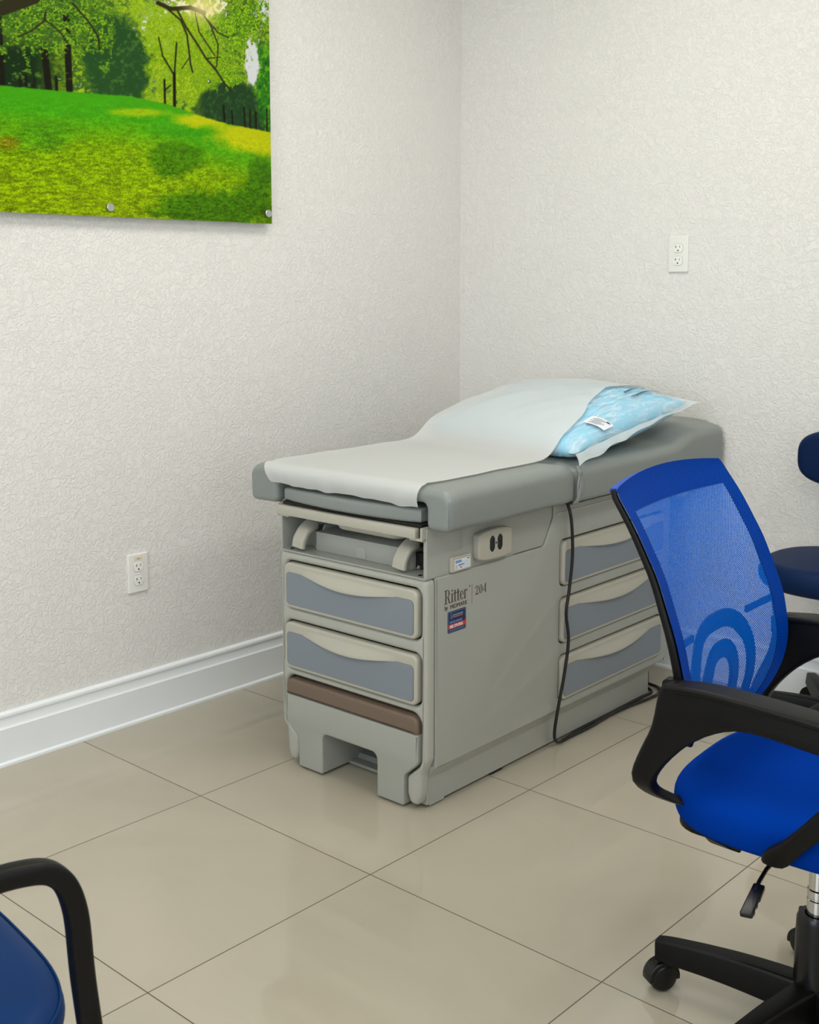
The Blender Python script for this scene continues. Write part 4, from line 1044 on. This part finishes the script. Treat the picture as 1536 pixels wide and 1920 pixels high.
# loop arms
arm_out = [(-0.182, 0.648), (-0.168, 0.666), (-0.13, 0.668), (0.0, 0.664), (0.10, 0.656), (0.19, 0.640), (0.245, 0.615), (0.258, 0.590), (0.225, 0.570), (0.150, 0.530), (0.081, 0.471), (0.046, 0.430), (0.022, 0.402), (-0.010, 0.402),
           (-0.006, 0.424), (0.020, 0.448), (0.053, 0.486), (0.090, 0.530), (0.150, 0.570), (0.185, 0.590), (0.150, 0.602), (0.07, 0.607), (-0.03, 0.615), (-0.085, 0.600), (-0.135, 0.565), (-0.175, 0.520), (-0.193, 0.485), (-0.192, 0.460), (-0.168, 0.440), (-0.140, 0.430),
           (-0.132, 0.402), (-0.160, 0.404), (-0.200, 0.425), (-0.222, 0.455), (-0.227, 0.500), (-0.212, 0.545), (-0.193, 0.590)]
def arm(sg):
    y0, y1 = (-0.268, -0.236) if sg < 0 else (0.236, 0.268)
    am = plate([tuple(p)[:2] for p in crom([(x, z, 0) for x, z in arm_out], 3, True)], [], y0, y1, 0.008, 'XZ', 3)
    for v in am.vertices:                    # both feet of the loop curl in under the seat
        dz = max(0, 0.495 - v.co.z) / 0.09
        v.co.y -= sg * (0.135 if v.co.x < -0.05 else 0.022) * dz ** 1.5
    a_ = obj('armrest', finish(am, M_black), BC)
    yc = (y0 + y1) / 2
    pad = sweep(crom([(-0.165, yc, 0.6585), (-0.10, yc, 0.664), (0.0, yc, 0.6605), (0.10, yc, 0.6525), (0.19, yc, 0.637), (0.24, yc, 0.613)], 6), srect(0.050, 0.014, 0.006), scale=lambda t: (0.85 + 0.25 * math.sin(PI * min(1, t * 1.1)), 1))
    obj('arm_pad', finish(pad, M_black, ang=50), a_)
    sock = sweep(crom([(-0.166, yc, 0.648), (-0.168, yc + sg * -0.012, 0.647), (-0.170, yc + sg * -0.024, 0.646)], 5), srect(0.030, 0.040, 0.008), upv=(0, 0, 1))
    obj('back_socket', finish(sock, M_black, ang=50), a_)
    for (x_, zz) in ((-0.105, 0.400), (0.01, 0.408)):
        br = sweep(crom([(x_, yc - sg * 0.055, zz), (x_ + 0.004, yc - sg * 0.07, zz - 0.012), (x_ + 0.006, yc - sg * 0.09, zz - 0.024)], 6), srect(0.052, 0.016, 0.004), upv=(0, 0, 1))
        obj('arm_bracket', finish(br, M_black, ang=50), a_)
arm(-1); arm(1)

# mesh back
ZP = [0.490, 0.54, 0.60, 0.645, 0.72, 0.82, 0.90, 0.965]
XPp = [-0.178, -0.160, -0.150, -0.150, -0.166, -0.205, -0.250, -0.296]
WP = [0.130, 0.180, 0.216, 0.230, 0.234, 0.226, 0.221, 0.216]
def bx_(z): return float(np.interp(z, ZP, XPp))
def spl(z, A):
    # smooth interpolation
    zz = np.linspace(-0.02, 0.02, 9); return float(np.mean([np.interp(min(max(z + d, ZP[0]), ZP[-1]), ZP, A) for d in zz]))
Z0_, Z1_ = 0.505, 0.965
def backpt(s, t, off=0.0):
    """s in [-1,1] across, t in [0,1] up"""
    z = Z0_ + (Z1_ - Z0_) * t
    wd = spl(z, WP)
    if t > 0.965: wd -= 0.012 * ((t - 0.965) / 0.035) ** 2
    y = s * wd
    z2 = z - 0.020 * (1 - (1 - abs(s)) ** 2) * max(0, 1 - t * 6) * -1 + 0.012 * (1 - s * s) * max(0, (t - 0.9) / 0.1)
    x = spl(z, XPp) - 0.022 * (1 - s * s) + off
    return Vector((x, y, z2))
def uvgrid(fn, nu, nv, su, sv):
    me = grid(fn, nu, nv); uvl = me.uv_layers.new(name='UVMap')
    for p in me.polygons:
        for li, vi in zip(p.loop_indices, p.vertices):
            i, j = vi % nu, vi // nu
            uvl.data[li].uv = (su * i / (nu - 1), sv * j / (nv - 1))
    return me
def finish_uv(me, m):
    for p in me.polygons: p.use_smooth = True
    me.materials.append(m); return me
M_net = mesh_fabric('blue_net', (0, 94, 196), None, True, pitch=0.0056, thr=0.60)
M_netb = mesh_fabric('blue_net_doubled', (0, 72, 178), (0, 16, 74), False, pitch=0.0058, thr=0.42)
SI, TB, TT = 0.83, 0.02, 0.905
bk = obj('mesh_back', finish_uv(uvgrid(lambda u, v: tuple(backpt(-SI + 2 * SI * u, TB + (TT - TB) * v)), 60, 60, 0.36, 0.42), M_net), BC, label='see-through blue mesh panel')
# doubled border band around the panel
def band(t0, t1, s0, s1, nu, nv):
    return uvgrid(lambda u, v: tuple(backpt(s0 + (s1 - s0) * u, t0 + (t1 - t0) * v, 0.001)), nu, nv, 0.45 * abs(s1 - s0) / 2, 0.473 * abs(t1 - t0))
bands = [band(TT, 1, -1, 1, 60, 10), band(0, TT, -1, -SI, 10, 60), band(0, TT, SI, 1, 10, 60), band(0, TB, -SI, SI, 60, 3)]
bm = bmesh.new()
for b_ in bands: bm.from_mesh(b_); bpy.data.meshes.remove(b_)
bme = bpy.data.meshes.new('m'); bm.to_mesh(bme); bm.free()
obj('mesh_border', finish_uv(bme, M_netb), bk, label='doubled blue mesh border')
# black frame running round the outside
fr_path = [backpt(-0.985, t, -0.009) for t in np.linspace(0.985, 0.0, 40)] + [backpt(s, 0.0, -0.010) for s in np.linspace(-0.93, 0.93, 14)] + [backpt(0.955, t, -0.012) for t in np.linspace(0.0, 0.985, 40)]
fr_ = sweep(fr_path, srect(0.012, 0.014, 0.004), upv=(1, 0, 0), scale=lambda t: (0.6 + 0.7 * (1 - abs(2 * t - 1)), 0.7 + 0.7 * (1 - abs(2 * t - 1))))
obj('back_frame', finish(fr_, M_black, ang=50), BC)
obj('back_frame_top', finish(sweep([backpt(s, 0.985, -0.008) for s in np.linspace(-0.99, 0.99, 24)], srect(0.014, 0.008, 0.003), upv=(0, 0, 1)), mat('blue_top_roll', (8, 66, 170), 0.6)), bk)
# lumbar arches behind the net
def arch(hw, ztop, zbot, wd, off):
    pts = []
    for k in range(25):
        a = PI * k / 24
        yy = -hw * math.copysign(abs(math.cos(a)) ** 0.75, math.cos(a)); zz = zbot + (ztop - zbot) * math.sin(a) ** 0.62
        t = (zz - Z0_) / (Z1_ - Z0_); p = backpt(0, t, off); pts.append((p.x + 0.02 * (yy / 0.23) ** 2, yy, zz))
    return sweep(pts, srect(wd, 0.007, 0.003), upv=(1, 0, 0))
obj('lumbar_arch', finish(arch(0.132, 0.703, 0.52, 0.034, -0.016), M_black, ang=50), BC)
obj('lumbar_arch', finish(arch(0.066, 0.652, 0.52, 0.034, -0.016), M_black, ang=50), BC)
for s in (-1, 1):
    p0 = backpt(0, 0.44, -0.014)
    obj('lumbar_link', finish(sweep([(p0.x + 0.008, s * 0.118, 0.700), (p0.x + 0.018, s * 0.215, 0.704)], srect(0.014, 0.007, 0.003), upv=(1, 0, 0)), M_black), BC)

# ------------------------------------------------------------------ navy stool chair by the back wall
NC = empty('swivel_chair', (1.58, -0.245, 0), 0, 'navy vinyl swivel chair beside the back wall, cut off by the right edge', 'swivel chair')
star_base(NC, [math.radians(124 + 72 * k) for k in range(5)], 0.265, 0.085, 0.098, wi=0.055)
obj('gas_sleeve', finish(lathe([(0, 0.085), (0.026, 0.085), (0.026, 0.20), (0.017, 0.205), (0, 0.205)], 28), M_blackg), NC)
obj('gas_lift', finish(lathe([(0, 0.2), (0.015, 0.2), (0.015, 0.445), (0, 0.445)], 28), M_chrome), NC)
obj('seat_plate', finish(joinm([box(-0.09, 0.09, -0.09, 0.09, 0.425, 0.447, 0.004, 2)]), M_black), NC)
nm = cushion(0.0, 0.205, 0.205, 0.520, 0.445, n=2.3, crown=0.004)
obj('seat', finish(nm, M_navy, ang=60), NC)
nb = cushion(0.0, 0.180, 0.085, 0.055, 0.0, n=3.0, crown=0.006)
nb.transform(Matrix.Translation((0.0, 0.155, 0.790)) @ Matrix.Rotation(math.radians(90), 4, 'X'))
obj('backrest', finish(nb, M_navy, ang=60), NC)
obj('back_support', finish(sweep(crom([(0.0, 0.06, 0.435), (0.0, 0.19, 0.44), (0.0, 0.215, 0.50), (0.0, 0.20, 0.66), (0.0, 0.165, 0.78)], 6), srect(0.045, 0.008, 0.003), upv=(0, 1, 0.3)), M_black, ang=50), NC)

# ------------------------------------------------------------------ guest armchair, bottom left
GC = empty('guest_chair', (1.470, -3.01, 0), math.radians(-7), 'dark blue vinyl guest chair with black tubular arm, at the bottom left corner', 'chair')
gseat = cushion(0.006, 0.245, 0.256, 0.455, 0.395, n=3.3, crown=0.006)
gseat.transform(Matrix.Rotation(PI / 2, 4, 'Z'))
obj('seat', finish(gseat, M_navy2, ang=60), GC)
pw_ = tube([Vector((superell(a, 0.2515, 0.2405, 3.3)[0], superell(a, 0.2515, 0.2405, 3.3)[1] + 0.006, 0.4415)) for a in np.linspace(0, 2 * PI, 90)[:-1]], 0.0018, 8, closed=True)
obj('seat_piping', finish(pw_, M_navy2, ang=60), GC)
for s in (1, -1):
    xo = s * 0.280
    ap = crom([(xo + s * 0.012, 0.215, 0.0), (xo + s * 0.010, 0.215, 0.20), (xo + s * 0.006, 0.212, 0.40), (xo, 0.203, 0.53), (xo, 0.196, 0.615), (xo, 0.176, 0.659), (xo, 0.135, 0.675), (xo, 0.04, 0.678), (xo, -0.10, 0.680), (xo, -0.22, 0.682)], 8)
    la = obj('arm_frame', finish(sweep(ap, srect(0.025, 0.027, 0.008), upv=(s, 0, 0.001)), M_black, ang=50), GC)
    obj('seat_bracket', finish(box(min(s * 0.15, xo), max(s * 0.15, xo), 0.19, 0.215, 0.372, 0.396, 0.003, 2), M_black), la)
    obj('rear_leg', finish(sweep(crom([(xo, -0.22, 0.682), (xo, -0.235, 0.5), (xo, -0.27, 0.25), (xo, -0.31, 0.0)], 6), srect(0.027, 0.027, 0.008), upv=(s, 0, 0.001)), M_black, ang=50), GC)
obj('seat_frame', finish(joinm([box(-0.26, 0.26, -0.25, -0.225, 0.37, 0.395, 0.003, 1), box(-0.2, 0.2, -0.23, 0.2, 0.382, 0.397, 0.003, 1)]), M_black), GC)
gb = cushion(0.0, 0.22, 0.17, 0.05, 0.0, n=4, crown=0.01)
gb.transform(Matrix.Translation((0, -0.265, 0.70)) @ Matrix.Rotation(math.radians(90 + 8), 4, 'X') @ Matrix.Rotation(0, 4, 'Z'))
obj('backrest', finish(gb, M_navy2, ang=60), GC)
